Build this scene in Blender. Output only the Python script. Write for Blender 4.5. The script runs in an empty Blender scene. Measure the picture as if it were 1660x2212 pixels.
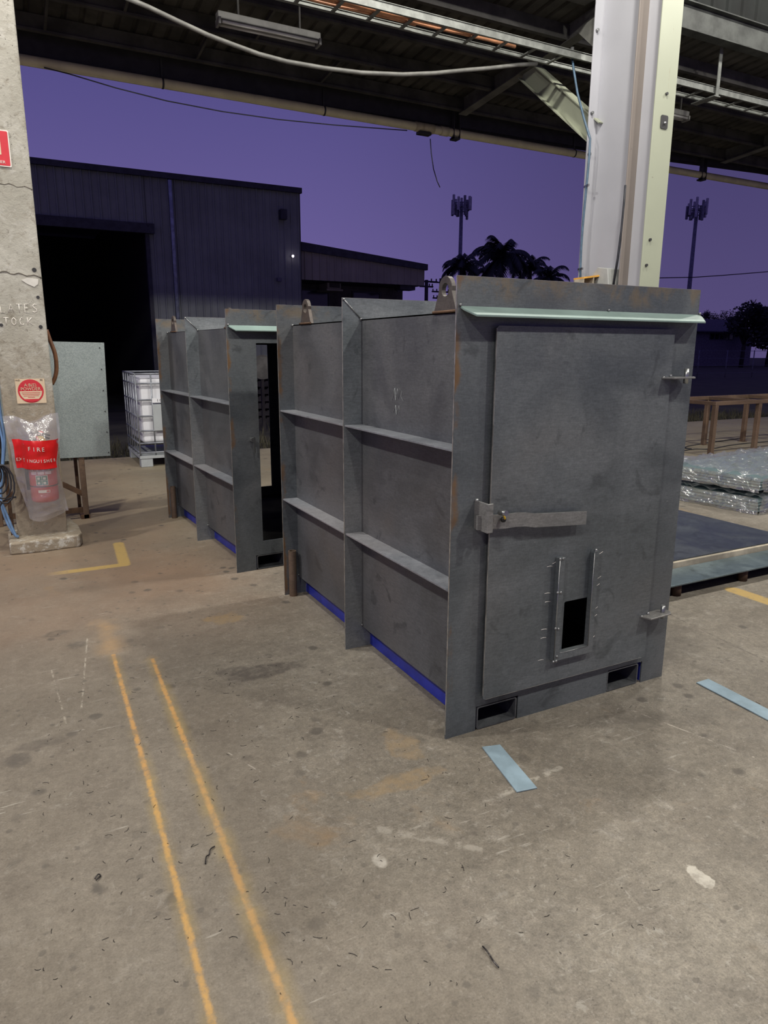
import bpy, bmesh, math, random
from mathutils import Vector, Matrix
random.seed(7)

# ------------------------------------------------------------------ camera
SC = bpy.context.scene
COL = SC.collection
F_PX, CX, CY = 1510.0, 830.0, 1106.0
CAM = Vector((0.0, 0.0, 1.6))
def _ray(px, py):
    return Vector((px - CX, CY - py, -F_PX)).normalized()
_z = -_ray(805, 7600)
_y = _ray(23, 758); _y = (_y - _z * _y.dot(_z)).normalized()
_x = _y.cross(_z)
ROT = Matrix((_x, _y, _z))            # camera axes -> world axes
def _dir(px, py): return ROT @ _ray(px, py)
def atY(px, py, Y):
    d = _dir(px, py); return CAM + d * ((Y - CAM.y) / d.y)
def atX(px, py, X):
    d = _dir(px, py); return CAM + d * ((X - CAM.x) / d.x)
def atZ(px, py, z):
    d = _dir(px, py); return CAM + d * ((z - CAM.z) / d.z)
cd = bpy.data.cameras.new('camera')
cd.sensor_fit = 'VERTICAL'; cd.sensor_height = 36.0
cd.lens = F_PX / 2212.0 * 36.0
cd.clip_start = 0.05; cd.clip_end = 500
cam = bpy.data.objects.new('camera', cd)
cam.matrix_world = Matrix.Translation(CAM) @ ROT.to_4x4()
COL.objects.link(cam); SC.camera = cam

# ------------------------------------------------------------------ sky (dusk)
w = bpy.data.worlds.new('dusk_sky'); SC.world = w; w.use_nodes = True
nt = w.node_tree; nt.nodes.clear()
tc = nt.nodes.new('ShaderNodeTexCoord')
sep = nt.nodes.new('ShaderNodeSeparateXYZ'); nt.links.new(tc.outputs['Generated'], sep.inputs[0])
rmp = nt.nodes.new('ShaderNodeValToRGB'); nt.links.new(sep.outputs['Z'], rmp.inputs[0])
cr = rmp.color_ramp
cr.elements[0].position = 0.0; cr.elements[0].color = (0.160, 0.125, 0.330, 1)
cr.elements[1].position = 0.65; cr.elements[1].color = (0.060, 0.052, 0.19, 1)
e = cr.elements.new(0.12); e.color = (0.136, 0.108, 0.300, 1)
e = cr.elements.new(0.34); e.color = (0.080, 0.069, 0.228, 1)
# a little brighter towards where the sun went down (north-west), even all round
mr = nt.nodes.new('ShaderNodeMapRange'); nt.links.new(sep.outputs['X'], mr.inputs[0])
mr.inputs[1].default_value = -1; mr.inputs[2].default_value = 1
xr = nt.nodes.new('ShaderNodeValToRGB'); nt.links.new(mr.outputs[0], xr.inputs[0]); xr.color_ramp.interpolation = 'EASE'
xr.color_ramp.elements[0].color = (1.05, 1.05, 1.05, 1); xr.color_ramp.elements[1].color = (0.42, 0.42, 0.42, 1)
e = xr.color_ramp.elements.new(0.66); e.color = (1.0, 1.0, 1.0, 1)
e = xr.color_ramp.elements.new(0.90); e.color = (0.58, 0.58, 0.58, 1)
bg = nt.nodes.new('ShaderNodeBackground'); nt.links.new(rmp.outputs[0], bg.inputs[0]); nt.links.new(xr.outputs[0], bg.inputs[1])
wo = nt.nodes.new('ShaderNodeOutputWorld'); nt.links.new(bg.outputs[0], wo.inputs[0])

# ------------------------------------------------------------------ lamps of the shed (high bays under the roof)
def lamp(name, x, y, z, power, col, size=0.16):
    l = bpy.data.lights.new(name, 'POINT'); l.shadow_soft_size = size
    l.energy = power; l.color = col
    o = bpy.data.objects.new(name, l); o.location = (x, y, z)
    COL.objects.link(o); return o
WARM = (1.0, 0.96, 0.885)
LAMP_W = 840
for lx_ in (-4.8, 0.15, 5.1, 10.0):          # regular grid of high bays, 7.5 m up
    for ly_ in (-1.9, 4.3):
        k_ = {(5.1, -1.9): 1.15, (0.15, -1.9): 0.45, (-4.8, -1.9): 1.2, (-4.8, 4.3): 1.5, (5.1, 4.3): 0.8, (0.15, 4.3): 0.8, (10.0, 4.3): 0.8}.get((lx_, ly_), 1.0)
        lamp('high_bay_lamp', lx_, ly_, 7.5, LAMP_W * k_, WARM)

SC.view_settings.view_transform = 'Standard'
SC.view_settings.look = 'None'
SC.view_settings.exposure = 0.0
SC.view_settings.gamma = 1.0
SC.view_settings.use_curve_mapping = False

# ------------------------------------------------------------------ materials
class NT:
    """small helper for building a node material"""
    def __init__(s, name):
        s.m = bpy.data.materials.new(name); s.m.use_nodes = True
        s.t = s.m.node_tree; s.t.nodes.clear()
        s.out = s.t.nodes.new('ShaderNodeOutputMaterial')
        s.bsdf = s.t.nodes.new('ShaderNodeBsdfPrincipled')
        s.t.links.new(s.bsdf.outputs[0], s.out.inputs[0])
        s._c = {}
    def link(s, a, b): s.t.links.new(a, b)
    def put(s, sock, v):
        if hasattr(v, 'is_linked'): s.t.links.new(v, sock)
        elif v is not None:
            if sock.type == 'RGBA' and len(v) == 3: v = (*v, 1)
            sock.default_value = v
    def obj(s):
        if 'o' not in s._c: s._c['o'] = s.t.nodes.new('ShaderNodeTexCoord').outputs['Object']
        return s._c['o']
    def pos(s):
        if 'p' not in s._c: s._c['p'] = s.t.nodes.new('ShaderNodeNewGeometry').outputs['Position']
        return s._c['p']
    def math(s, op, a, b=0.0, c=None, clamp=False):
        n = s.t.nodes.new('ShaderNodeMath'); n.operation = op; n.use_clamp = clamp
        s.put(n.inputs[0], a); s.put(n.inputs[1], b)
        if c is not None: s.put(n.inputs[2], c)
        return n.outputs[0]
    def vmath(s, op, a, b=(0, 0, 0), out=0):
        n = s.t.nodes.new('ShaderNodeVectorMath'); n.operation = op
        s.put(n.inputs[0], a)
        if op != 'LENGTH': s.put(n.inputs[1], b)
        return n.outputs['Value'] if op in ('LENGTH', 'DOT_PRODUCT', 'DISTANCE') else n.outputs[0]
    def scale(s, v, k):
        return s.vmath('MULTIPLY', v, k)
    def xyz(s, v):
        n = s.t.nodes.new('ShaderNodeSeparateXYZ'); s.put(n.inputs[0], v); return n.outputs
    def noise(s, vec, scale, detail=4, rough=0.55, dist=0.0, col=False):
        n = s.t.nodes.new('ShaderNodeTexNoise'); s.put(n.inputs['Vector'], vec)
        n.inputs['Scale'].default_value = scale; n.inputs['Detail'].default_value = detail
        n.inputs['Roughness'].default_value = rough; n.inputs['Distortion'].default_value = dist
        return n.outputs[1 if col else 0]
    def voronoi(s, vec, scale, feature='F1', col=False, rand=1.0):
        n = s.t.nodes.new('ShaderNodeTexVoronoi'); n.feature = feature; s.put(n.inputs['Vector'], vec)
        n.inputs['Scale'].default_value = scale; n.inputs['Randomness'].default_value = rand
        return n.outputs['Color' if col else 'Distance']
    def ss(s, v, lo, hi, a=0.0, b=1.0):
        n = s.t.nodes.new('ShaderNodeMapRange'); n.interpolation_type = 'SMOOTHSTEP'
        s.put(n.inputs[0], v)
        for i, k in enumerate((lo, hi, a, b)): n.inputs[i + 1].default_value = k
        return n.outputs[0]
    def mix(s, f, a, b):
        n = s.t.nodes.new('ShaderNodeMix'); n.data_type = 'RGBA'
        s.put(n.inputs[0], f); s.put(n.inputs[6], a); s.put(n.inputs[7], b)
        return n.outputs[2]
    def mul(s, c, f):
        n = s.t.nodes.new('ShaderNodeMix'); n.data_type = 'RGBA'; n.blend_type = 'MULTIPLY'
        n.inputs[0].default_value = 1.0; s.put(n.inputs[6], c); s.put(n.inputs[7], f)
        return n.outputs[2]
    def seg(s, a, b):
        """distance from the ground segment a-b and the position 0..1 along it"""
        d = Vector((b[0] - a[0], b[1] - a[1], 0)); L2 = d.length_squared
        rel = s.vmath('SUBTRACT', s.pos(), (a[0], a[1], 0))
        t = s.math('MULTIPLY', s.vmath('DOT_PRODUCT', rel, tuple(d)), 1 / L2, clamp=True)
        n = s.t.nodes.new('ShaderNodeVectorMath'); n.operation = 'SCALE'
        n.inputs[0].default_value = d; s.put(n.inputs['Scale'], t)
        return s.vmath('LENGTH', s.vmath('SUBTRACT', rel, n.outputs[0])), t
    def bump(s, h, strength=0.2, dist=0.01):
        n = s.t.nodes.new('ShaderNodeBump'); n.inputs['Strength'].default_value = strength
        n.inputs['Distance'].default_value = dist; s.put(n.inputs['Height'], h)
        s.link(n.outputs[0], s.bsdf.inputs['Normal'])
    def fin(s, col, rough=0.5, metal=0.0, spec=None):
        s.put(s.bsdf.inputs['Base Color'], col); s.put(s.bsdf.inputs['Roughness'], rough)
        s.put(s.bsdf.inputs['Metallic'], metal)
        if spec is not None: s.bsdf.inputs['Specular IOR Level'].default_value = spec
        return s.m

def plain(name, col, rough=0.5, metal=0.0, var=0.25, scale=6.0, spec=None):
    n = NT(name)
    k = n.noise(n.obj(), scale, 5, 0.6)
    f = n.ss(k, 0.35, 0.65)
    c = n.mix(f, tuple(x * (1 - var) for x in col), tuple(min(1, x * (1 + var)) for x in col))
    return n.fin(c, rough, metal, spec)

def steel_mat(name, lo, hi, rust=0.0, edge=False, band=False, rough=0.46, metal=0.25):
    n = NT(name); o = n.obj()
    big = n.ss(n.noise(o, 2.2, 4, 0.55, 0.6), 0.34, 0.68)
    st = n.noise(n.scale(o, (1.0, 1.0, 9.0)), 1.5, 4, 0.6)            # rolling streaks
    fine = n.noise(o, 60, 3, 0.6)
    c = n.mix(big, lo, hi)
    c = n.mix(n.ss(st, 0.45, 0.75, 0, 0.22), c, tuple(x * 1.35 for x in hi))
    c = n.mix(n.ss(fine, 0.3, 0.75, 0.0, 0.22), c, tuple(x * 0.55 for x in lo))
    brown = n.ss(n.noise(o, 1.1, 3, 0.5, 0.4), 0.46, 0.68, 0, 0.45)
    c = n.mix(brown, c, (hi[0] * 1.12, hi[1] * 1.0, hi[2] * 0.92))
    sm = n.math('MULTIPLY', n.ss(n.noise(o, 5.5, 3, 0.6, 1.0), 0.60, 0.70), 0.45)   # greasy hand marks
    c = n.mix(sm, c, tuple(x * 0.45 for x in lo))
    sp = n.math('MULTIPLY', n.ss(n.voronoi(o, 26), 0.05, 0.02), n.ss(n.noise(o, 3.0, 2), 0.55, 0.66))
    c = n.mix(n.math('MULTIPLY', sp, 0.8), c, (0.42, 0.42, 0.42))           # spatter flecks
    gr = n.noise(n.scale(o, (9, 9, 60)), 3.0, 4, 0.7)
    c = n.mul(c, n.ss(gr, 0.25, 0.75, 0.84, 1.16))
    c = n.mul(c, n.ss(n.noise(o, 140, 2, 0.6), 0.25, 0.75, 0.9, 1.1))
    r = None
    if rust:
        r = n.math('MULTIPLY', n.ss(n.noise(o, 4.0, 5, 0.7), 0.55, 0.66), rust)
    if edge:
        x = n.xyz(o)
        lft = n.math('ADD', x[0], n.math('MULTIPLY', n.noise(o, 9, 4, 0.7), -0.075))
        m = n.math('MULTIPLY', n.ss(lft, -0.004, -0.030), n.ss(n.noise(n.scale(o, (1, 1, 0.45)), 5, 4, 0.6), 0.48, 0.58))
        r = m if r is None else n.math('MAXIMUM', r, m)
        top = n.math('ADD', x[2], n.math('MULTIPLY', n.noise(o, 4, 5, 0.7), 0.14))
        tm = n.math('MULTIPLY', n.ss(top, 1.83, 1.90), n.ss(n.noise(o, 6.5, 5, 0.7, 0.6), 0.44, 0.62))
        c = n.mix(n.math('MULTIPLY', tm, 0.55), c, (0.23, 0.17, 0.095))
    if band:
        c = n.mix(n.ss(n.noise(o, 3, 5, 0.7, 0.5), 0.42, 0.62), c, (0.20, 0.17, 0.11))
    if r is not None:
        rc = n.mix(n.noise(o, 30, 4), (0.13, 0.075, 0.04), (0.25, 0.155, 0.08))
        c = n.mix(r, c, rc)
    rg = n.ss(big, 0, 1, rough - 0.05, rough + 0.10)
    n.bump(n.noise(o, 1.4, 2), 0.12, 0.05)
    return n.fin(c, rg, metal)

M = {}
M['steel'] = steel_mat('mill_scale_steel', (0.085, 0.090, 0.097), (0.135, 0.140, 0.147))
M['steel_edge'] = steel_mat('mill_scale_steel_rusty_edge', (0.095, 0.109, 0.119), (0.152, 0.168, 0.177), edge=True)
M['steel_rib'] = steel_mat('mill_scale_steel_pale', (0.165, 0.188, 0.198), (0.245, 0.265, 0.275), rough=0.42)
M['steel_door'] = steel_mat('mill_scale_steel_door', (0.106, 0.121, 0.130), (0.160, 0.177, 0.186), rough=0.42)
M['steel_shelf'] = steel_mat('lit_stiffener_steel', (0.20, 0.215, 0.24), (0.30, 0.315, 0.345), rough=0.36)  # same steel made paler and bluish: sheen of the shelf tops put into colour
M['steel_grey'] = steel_mat('plain_flat_bar_steel', (0.17, 0.175, 0.175), (0.26, 0.262, 0.255), rough=0.40)
M['steel_bright'] = plain('bright_steel', (0.34, 0.35, 0.35), 0.33, 0.85, 0.2, 14)
M['steel_lug'] = steel_mat('hot_rolled_lug_steel', (0.060, 0.052, 0.048), (0.115, 0.10, 0.092), rust=0.15)
M['tube_brown'] = steel_mat('brown_tube_steel', (0.09, 0.062, 0.045), (0.17, 0.12, 0.085), rust=0.35)
M['disc_grey'] = plain('dull_grey_disc', (0.13, 0.125, 0.115), 0.7)
M['concrete_dark'] = plain('dark_joint_concrete', (0.15, 0.135, 0.11), 0.9, 0, 0.3, 20)  # darker concrete tone for the crack and the form line
M['steel_flash'] = plain('lit_ledge_steel', (0.215, 0.30, 0.275), 0.5, 0.05, 0.12, 4)  # plain steel under strong light: its greenish glare put into the ledge colour
M['edge_bright'] = plain('cut_steel_edge', (0.42, 0.41, 0.38), 0.4, 0.7, 0.3, 20)
M['blue_paint'] = plain('blue_paint', (0.020, 0.030, 0.30), 0.4, 0, 0.2, 8)
M['strip_lit'] = plain('lit_flat_bar_steel', (0.32, 0.43, 0.50), 0.42, 0.35, 0.12, 9)  # mill scale catching overhead light: the bluish shine put into the base colour
M['gap_shade'] = plain('gap_shade_steel', (0.028, 0.027, 0.025), 0.9, spec=0.08)  # near-black steel stands in for the shade of gaps and recesses
M['rust_frame'] = steel_mat('red_oxide_frame_steel', (0.12, 0.078, 0.052), (0.19, 0.13, 0.088), rust=0.35, rough=0.6, metal=0.1)
M['rust_dark'] = plain('dark_rusty_steel', (0.10, 0.055, 0.03), 0.7, 0.1, 0.4, 9)
M['plate_blue'] = steel_mat('blue_grey_plate', (0.048, 0.058, 0.075), (0.075, 0.088, 0.108), rough=0.36, metal=0.35)
M['beam_blue'] = steel_mat('pale_blue_channel', (0.095, 0.13, 0.145), (0.155, 0.20, 0.215), rough=0.4, metal=0.3)
M['sheet_teal'] = plain('pale_teal_coated_sheet', (0.30, 0.40, 0.41), 0.4, 0.1, 0.1, 4)
M['timber'] = plain('pale_timber', (0.44, 0.39, 0.30), 0.75, 0, 0.25, 5)
M['cardboard'] = plain('tan_board', (0.40, 0.28, 0.15), 0.85, 0, 0.15, 3)
M['white_panel_paint'] = plain('white_tank_plastic', (0.74, 0.75, 0.78), 0.45, 0, 0.06, 3)
M['cage_gal'] = plain('galvanised_cage_tube', (0.30, 0.32, 0.35), 0.45, 0.6, 0.2, 10)
M['grey_label'] = plain('grey_label_plate', (0.42, 0.45, 0.46), 0.5, 0.2, 0.08, 4)
M['black'] = plain('black_rubber', (0.012, 0.012, 0.014), 0.55)
M['cable_dark'] = plain('dark_cable', (0.025, 0.027, 0.035), 0.5)
M['hose_blue'] = plain('blue_air_hose', (0.17, 0.30, 0.52), 0.35, 0, 0.12, 12)
M['hose_blue_dark'] = plain('blue_grey_hose', (0.075, 0.13, 0.19), 0.4, 0, 0.15, 12)
M['hose_brown'] = plain('brown_rubber_hose', (0.16, 0.07, 0.03), 0.45, 0, 0.2, 12)
M['cable_white'] = plain('pale_grey_cable', (0.17, 0.17, 0.155), 0.5, 0, 0.15, 8)
M['cable_copper'] = plain('orange_sheathed_cable', (0.55, 0.26, 0.14), 0.4, 0, 0.2, 8)
M['tray_gal'] = plain('galvanised_tray_steel', (0.19, 0.20, 0.185), 0.5, 0.3, 0.2, 8)
M['pvc_cream'] = plain('cream_pipe_pvc', (0.60, 0.56, 0.34), 0.5, 0, 0.10, 3)
M['pvc_band'] = plain('cream_pipe_coupling', (0.46, 0.41, 0.24), 0.55, 0, 0.12, 9)
M['bracket_dark'] = plain('dark_bracket_steel', (0.03, 0.03, 0.032), 0.6)
M['fixture_grey'] = plain('grey_batten_enamel', (0.20, 0.20, 0.185), 0.5, 0, 0.12, 8)
M['tube_off'] = plain('unlit_fluorescent_glass', (0.42, 0.42, 0.40), 0.3, 0, 0.08, 4)
M['grey_plastic'] = plain('grey_switch_plastic', (0.40, 0.41, 0.39), 0.5, 0, 0.08, 8)
M['orange_tape'] = plain('orange_tape', (0.78, 0.40, 0.07), 0.5, 0, 0.08, 8)
M['red_paint'] = plain('red_extinguisher_paint', (0.50, 0.022, 0.028), 0.3, 0, 0.08, 5)
M['red_print'] = plain('red_sign_print', (0.58, 0.030, 0.045), 0.5, 0, 0.06, 5)
M['red_band'] = plain('red_band_print', (0.62, 0.012, 0.012), 0.35, 0, 0.10, 7)
M['cream_print'] = plain('cream_sign_print', (0.66, 0.52, 0.36), 0.6, 0, 0.06, 6)
M['white_print'] = plain('white_sign_print', (0.72, 0.68, 0.62), 0.5, 0, 0.05, 8)
M['pink_print'] = plain('pale_pink_print', (0.78, 0.55, 0.58), 0.5, 0, 0.05, 8)
M['green_print'] = plain('green_print', (0.02, 0.17, 0.12), 0.5, 0, 0.05, 8)
M['black_print'] = plain('black_print', (0.03, 0.025, 0.02), 0.6)
M['yellow_plastic'] = plain('yellow_tag_plastic', (0.75, 0.48, 0.03), 0.45)
M['chalk'] = plain('chalk', (0.80, 0.76, 0.70), 0.9, 0, 0.2, 40)
M['paper'] = plain('torn_paper', (0.62, 0.60, 0.55), 0.8, 0, 0.08, 9)
M['roof_sheet'] = plain('dirty_roof_sheet', (0.045, 0.042, 0.036), 0.75, 0, 0.5, 1.6)
M['roof_steel'] = plain('dirty_roof_steel', (0.05, 0.048, 0.043), 0.65, 0, 0.35, 3)
M['clad_above'] = plain('dark_green_black_cladding', (0.005, 0.0065, 0.006), 0.9, 0, 0.4, 2)
M['header_paint'] = plain('dusty_header_paint', (0.05, 0.054, 0.05), 0.7, 0, 0.4, 3)
M['rafter_paint'] = plain('dusty_rafter_paint', (0.11, 0.11, 0.098), 0.65, 0, 0.25, 4)
M['fascia'] = plain('dark_fascia_gutter', (0.018, 0.017, 0.02), 0.6)
M['clad_blue'] = plain('dark_blue_cladding', (0.20, 0.215, 0.215), 0.6, 0.0, 0.12, 0.8)
M['clad_dark'] = plain('dark_flashing', (0.03, 0.03, 0.045), 0.6)
M['downpipe'] = plain('pale_blue_downpipe', (0.30, 0.33, 0.42), 0.5)
M['clad_brown'] = plain('grey_brown_cladding', (0.27, 0.245, 0.21), 0.65, 0, 0.12, 0.8)
M['brick_dark'] = plain('dark_office_wall', (0.055, 0.048, 0.05), 0.8, 0, 0.3, 3)
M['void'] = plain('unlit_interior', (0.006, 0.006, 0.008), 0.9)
M['glass_dark'] = plain('dark_window_glass', (0.008, 0.009, 0.014), 0.15)
M['tower_grey'] = plain('tower_paint', (0.12, 0.12, 0.17), 0.6)
M['antenna'] = plain('antenna_plastic', (0.30, 0.29, 0.36), 0.6)
M['wood_pole'] = plain('dark_pole_timber', (0.03, 0.025, 0.03), 0.85)
M['palm_leaf'] = plain('palm_leaf', (0.012, 0.016, 0.018), 0.6)
M['palm_trunk'] = plain('palm_trunk', (0.03, 0.025, 0.025), 0.85)
M['leaf_dark'] = plain('dark_leaf', (0.010, 0.011, 0.012), 0.7)
M['house_wall'] = plain('house_wall', (0.13, 0.12, 0.17), 0.8)
M['house_roof'] = plain('house_roof', (0.06, 0.055, 0.085), 0.8)
M['grass_dry'] = plain('dry_grass', (0.05, 0.045, 0.028), 0.9, 0, 0.4, 6)
M['shaving'] = plain('steel_shaving', (0.05, 0.045, 0.045), 0.3, 0.6, 0.6, 40)

def lampmat(name, col, s):
    n = NT(name); n.put(n.bsdf.inputs['Base Color'], (0.8, 0.8, 0.8))
    n.put(n.bsdf.inputs['Emission Color'], col); n.bsdf.inputs['Emission Strength'].default_value = s
    return n.m
M['lit_lamp'] = lampmat('lit_security_lamp', (1.0, 0.85, 1.0), 7.0)

def galv():
    n = NT('galvanised_sheet'); o = n.obj()
    v = n.xyz(n.voronoi(n.scale(o, (1, 1, 1)), 130, col=True))[0]
    c = n.mix(v, (0.25, 0.295, 0.29), (0.37, 0.42, 0.41))
    c = n.mix(n.ss(n.noise(o, 4, 4), 0.4, 0.7, 0, 0.3), c, (0.36, 0.42, 0.42))
    return n.fin(c, 0.5, 0.15)
M['galv'] = galv()

def column_paint(name, col, worn):
    n = NT(name); o = n.pos()
    c = n.mix(n.ss(n.noise(o, 1.5, 4), 0.35, 0.7), tuple(x * 0.93 for x in col), col)
    z = n.scale(o, (5, 5, 0.5))
    sp = n.ss(n.noise(z, 3.2, 6, 0.75), 0.66, 0.72)
    c = n.mix(n.math('MULTIPLY', sp, worn), c, (0.22, 0.16, 0.10))
    d = n.math('MULTIPLY', n.ss(n.voronoi(o, 5.5), 0.075, 0.03), n.ss(n.noise(o, 1.3, 2), 0.5, 0.6))
    c = n.mix(n.math('MULTIPLY', d, worn), c, (0.07, 0.06, 0.05))
    return n.fin(c, 0.5)
M['paint_cool_lit'] = column_paint('column_paint_cool_lit', (0.43, 0.435, 0.465), 0.15)  # one column paint: the cooler light on the webs put into this tone
M['paint_warm_lit'] = column_paint('column_paint_warm_lit', (0.36, 0.385, 0.29), 0.9)  # same paint, greenish light on the front put into the tone; spots are wear
M['paint_primer'] = column_paint('pinkish_worn_column_paint', (0.255, 0.222, 0.198), 0.9)

def concrete_col():
    n = NT('weathered_column_concrete'); o = n.pos()
    c = n.mix(n.ss(n.noise(o, 2.5, 5, 0.6), 0.35, 0.65), (0.34, 0.325, 0.275), (0.45, 0.435, 0.38))
    z = n.xyz(o)[2]
    c = n.mix(n.ss(n.math('ADD', z, n.math('MULTIPLY', n.noise(o, 3, 4), 0.8)), 2.3, 1.2, 0, 0.75), c, (0.27, 0.21, 0.14))
    c = n.mix(n.ss(n.noise(o, 6, 6, 0.7, 0.8), 0.50, 0.68, 0, 0.6), c, (0.20, 0.165, 0.12))
    c = n.mix(n.ss(n.noise(o, 9, 5, 0.7, 0.5), 0.57, 0.66, 0, 0.5), c, (0.50, 0.485, 0.44))
    c = n.mix(n.ss(n.noise(o, 24, 5, 0.7), 0.56, 0.70, 0, 0.6), c, (0.13, 0.115, 0.09))
    low = n.math('MULTIPLY', n.ss(z, 0.11, 0.09), n.ss(n.noise(o, 13, 5, 0.7), 0.5, 0.6))
    c = n.mix(low, c, (0.52, 0.50, 0.45))
    pits = n.math('MULTIPLY', n.ss(n.voronoi(o, 40), 0.18, 0.08), n.ss(n.noise(o, 5, 3), 0.56, 0.62))
    c = n.mix(pits, c, (0.09, 0.08, 0.065))
    n.bump(n.noise(o, 18, 5, 0.7), 0.35, 0.02)
    # grey repair patch high up
    a = n.vmath('LENGTH', n.scale(n.vmath('SUBTRACT', o, (0.0, 6.2, 3.85)), (1.0, 0.1, 0.45)))
    a = n.math('ADD', a, n.math('MULTIPLY', n.noise(o, 4, 3), 0.12))
    c = n.mix(n.ss(a, 0.20, 0.14), c, (0.24, 0.24, 0.24))
    return n.fin(c, 0.85)
M['concrete_col'] = concrete_col()

def floor_mat():
    n = NT('worn_workshop_concrete'); p = n.pos(); x, y, _ = n.xyz(p)
    c = n.mix(n.ss(n.noise(p, 0.7, 5, 0.6, 0.4), 0.32, 0.68), (0.158, 0.137, 0.108), (0.238, 0.213, 0.174))
    c = n.mix(n.ss(n.noise(p, 3.2, 6, 0.65, 0.3), 0.45, 0.72, 0, 0.55), c, (0.135, 0.116, 0.095))
    c = n.mix(n.ss(n.noise(p, 7.0, 6, 0.7, 0.5), 0.55, 0.70, 0, 0.55), c, (0.30, 0.275, 0.235))
    c = n.mix(n.ss(n.noise(p, 45, 5, 0.75), 0.54, 0.70, 0, 0.5), c, (0.33, 0.305, 0.265))
    c = n.mix(n.ss(n.noise(p, 70, 4, 0.7), 0.56, 0.70, 0, 0.6), c, (0.075, 0.063, 0.052))
    c = n.mul(c, n.ss(n.noise(p, 11, 5, 0.7, 0.4), 0.28, 0.72, 0.86, 1.13))
    c = n.mul(c, n.ss(n.noise(p, 38, 5, 0.75), 0.28, 0.72, 0.80, 1.17))
    c = n.mul(c, n.ss(n.noise(p, 150, 3, 0.7), 0.28, 0.72, 0.80, 1.20))
    sp_ = n.math('MULTIPLY', n.ss(n.noise(p, 17, 6, 0.75, 0.6), 0.585, 0.66), n.ss(n.noise(p, 1.5, 3, 0.6), 0.42, 0.58))
    c = n.mix(n.math('MULTIPLY', sp_, 0.7), c, (0.32, 0.30, 0.26))
    pt_ = n.math('MULTIPLY', n.ss(n.noise(p, 60, 4, 0.7), 0.64, 0.70), n.ss(n.noise(n.vmath('ADD', p, (9, 2, 0)), 2.5, 3), 0.45, 0.6))
    c = n.mix(n.math('MULTIPLY', pt_, 0.8), c, (0.055, 0.045, 0.038))
    # rusty-orange dust at the far left, thinning towards the camera
    far = n.math('MULTIPLY', n.ss(y, 3.2, 5.2), n.ss(x, 2.0, 0.7))
    c = n.mix(n.math('MULTIPLY', far, n.ss(n.noise(p, 1.1, 4, 0.6), 0.3, 0.7, 0.35, 0.8)), c, (0.32, 0.20, 0.125))
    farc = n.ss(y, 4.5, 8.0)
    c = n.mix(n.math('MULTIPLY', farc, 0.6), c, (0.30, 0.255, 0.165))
    rb = n.ss(n.noise(p, 1.6, 5, 0.7, 0.8), 0.60, 0.74, 0, 0.5)
    c = n.mix(rb, c, (0.30, 0.19, 0.09))
    # darker brown tint over the left of the floor, its edge broken by noise
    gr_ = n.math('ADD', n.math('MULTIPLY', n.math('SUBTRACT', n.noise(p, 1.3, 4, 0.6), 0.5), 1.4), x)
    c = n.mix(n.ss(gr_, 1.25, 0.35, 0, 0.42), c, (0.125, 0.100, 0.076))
    # pale scratches
    for rot, sc, th in ((0.5, (2.0, 16.0, 1), 0.665), (2.1, (1.6, 18.0, 1), 0.675), (1.2, (2.4, 22.0, 1), 0.68)):
        mp = n.t.nodes.new('ShaderNodeMapping'); n.put(mp.inputs[0], p)
        mp.inputs['Rotation'].default_value[2] = rot; mp.inputs['Scale'].default_value = sc
        sn = n.noise(mp.outputs[0], 2.3, 3, 0.5, 0.2)
        c = n.mix(n.math('MULTIPLY', n.ss(sn, th, th + 0.035, 0, 0.6), n.ss(n.noise(p, 2.6, 4, 0.6), 0.50, 0.64)), c, (0.36, 0.335, 0.29))
    # oil drips: dark round spots where the slow noise allows
    d = n.math('ADD', n.voronoi(p, 5.0), n.math('MULTIPLY', n.noise(p, 22, 3), 0.16))
    spots = n.math('MULTIPLY', n.ss(d, 0.26, 0.17), n.ss(n.noise(p, 0.9, 3), 0.40, 0.54))
    c = n.mix(n.math('MULTIPLY', spots, 0.75), c, (0.075, 0.065, 0.055))
    d2 = n.math('ADD', n.voronoi(p, 13.0), n.math('MULTIPLY', n.noise(p, 50, 3), 0.2))
    spots = n.math('MULTIPLY', n.ss(d2, 0.28, 0.2), n.ss(n.noise(n.vmath('ADD', p, (5, 3, 0)), 1.1, 3), 0.42, 0.56))
    c = n.mix(n.math('MULTIPLY', spots, 0.6), c, (0.09, 0.078, 0.065))
    def blob(c, ctr, sx, sy, col, amt, ns=0.35, soft=0.25):
        r = n.vmath('LENGTH', n.scale(n.vmath('SUBTRACT', p, (ctr[0], ctr[1], 0)), (1 / sx, 1 / sy, 0)))
        r = n.math('ADD', r, n.math('MULTIPLY', n.math('SUBTRACT', n.noise(p, 2.2 / max(sx, sy) * 0.5, 4, 0.6), 0.5), ns * 3))
        brk = n.ss(n.noise(p, 23, 5, 0.7), 0.34, 0.60, 0.35, 1.0)
        return n.mix(n.math('MULTIPLY', n.ss(r, 1.0 + soft, 1.0 - soft, 0, amt), brk), c, col)
    c = blob(c, (0.97, 3.20), 0.20, 0.075, (0.075, 0.063, 0.054), 0.85, 0.5)
    c = blob(c, (0.84, 3.27), 0.09, 0.05, (0.08, 0.068, 0.058), 0.7, 0.5)
    c = blob(c, (-0.14, 2.88), 0.05, 0.05, (0.09, 0.078, 0.066), 0.8)
    c = blob(c, (-0.06, 2.97), 0.10, 0.035, (0.10, 0.085, 0.07), 0.7)
    c = blob(c, (0.16, 3.98), 0.05, 0.05, (0.10, 0.085, 0.07), 0.7)
    c = blob(c, (0.07, 4.2), 0.07, 0.05, (0.09, 0.075, 0.06), 0.6)
    c = blob(c, (0.885, 1.718), 0.022, 0.03, (0.42, 0.39, 0.34), 0.9, 0.2)
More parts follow.
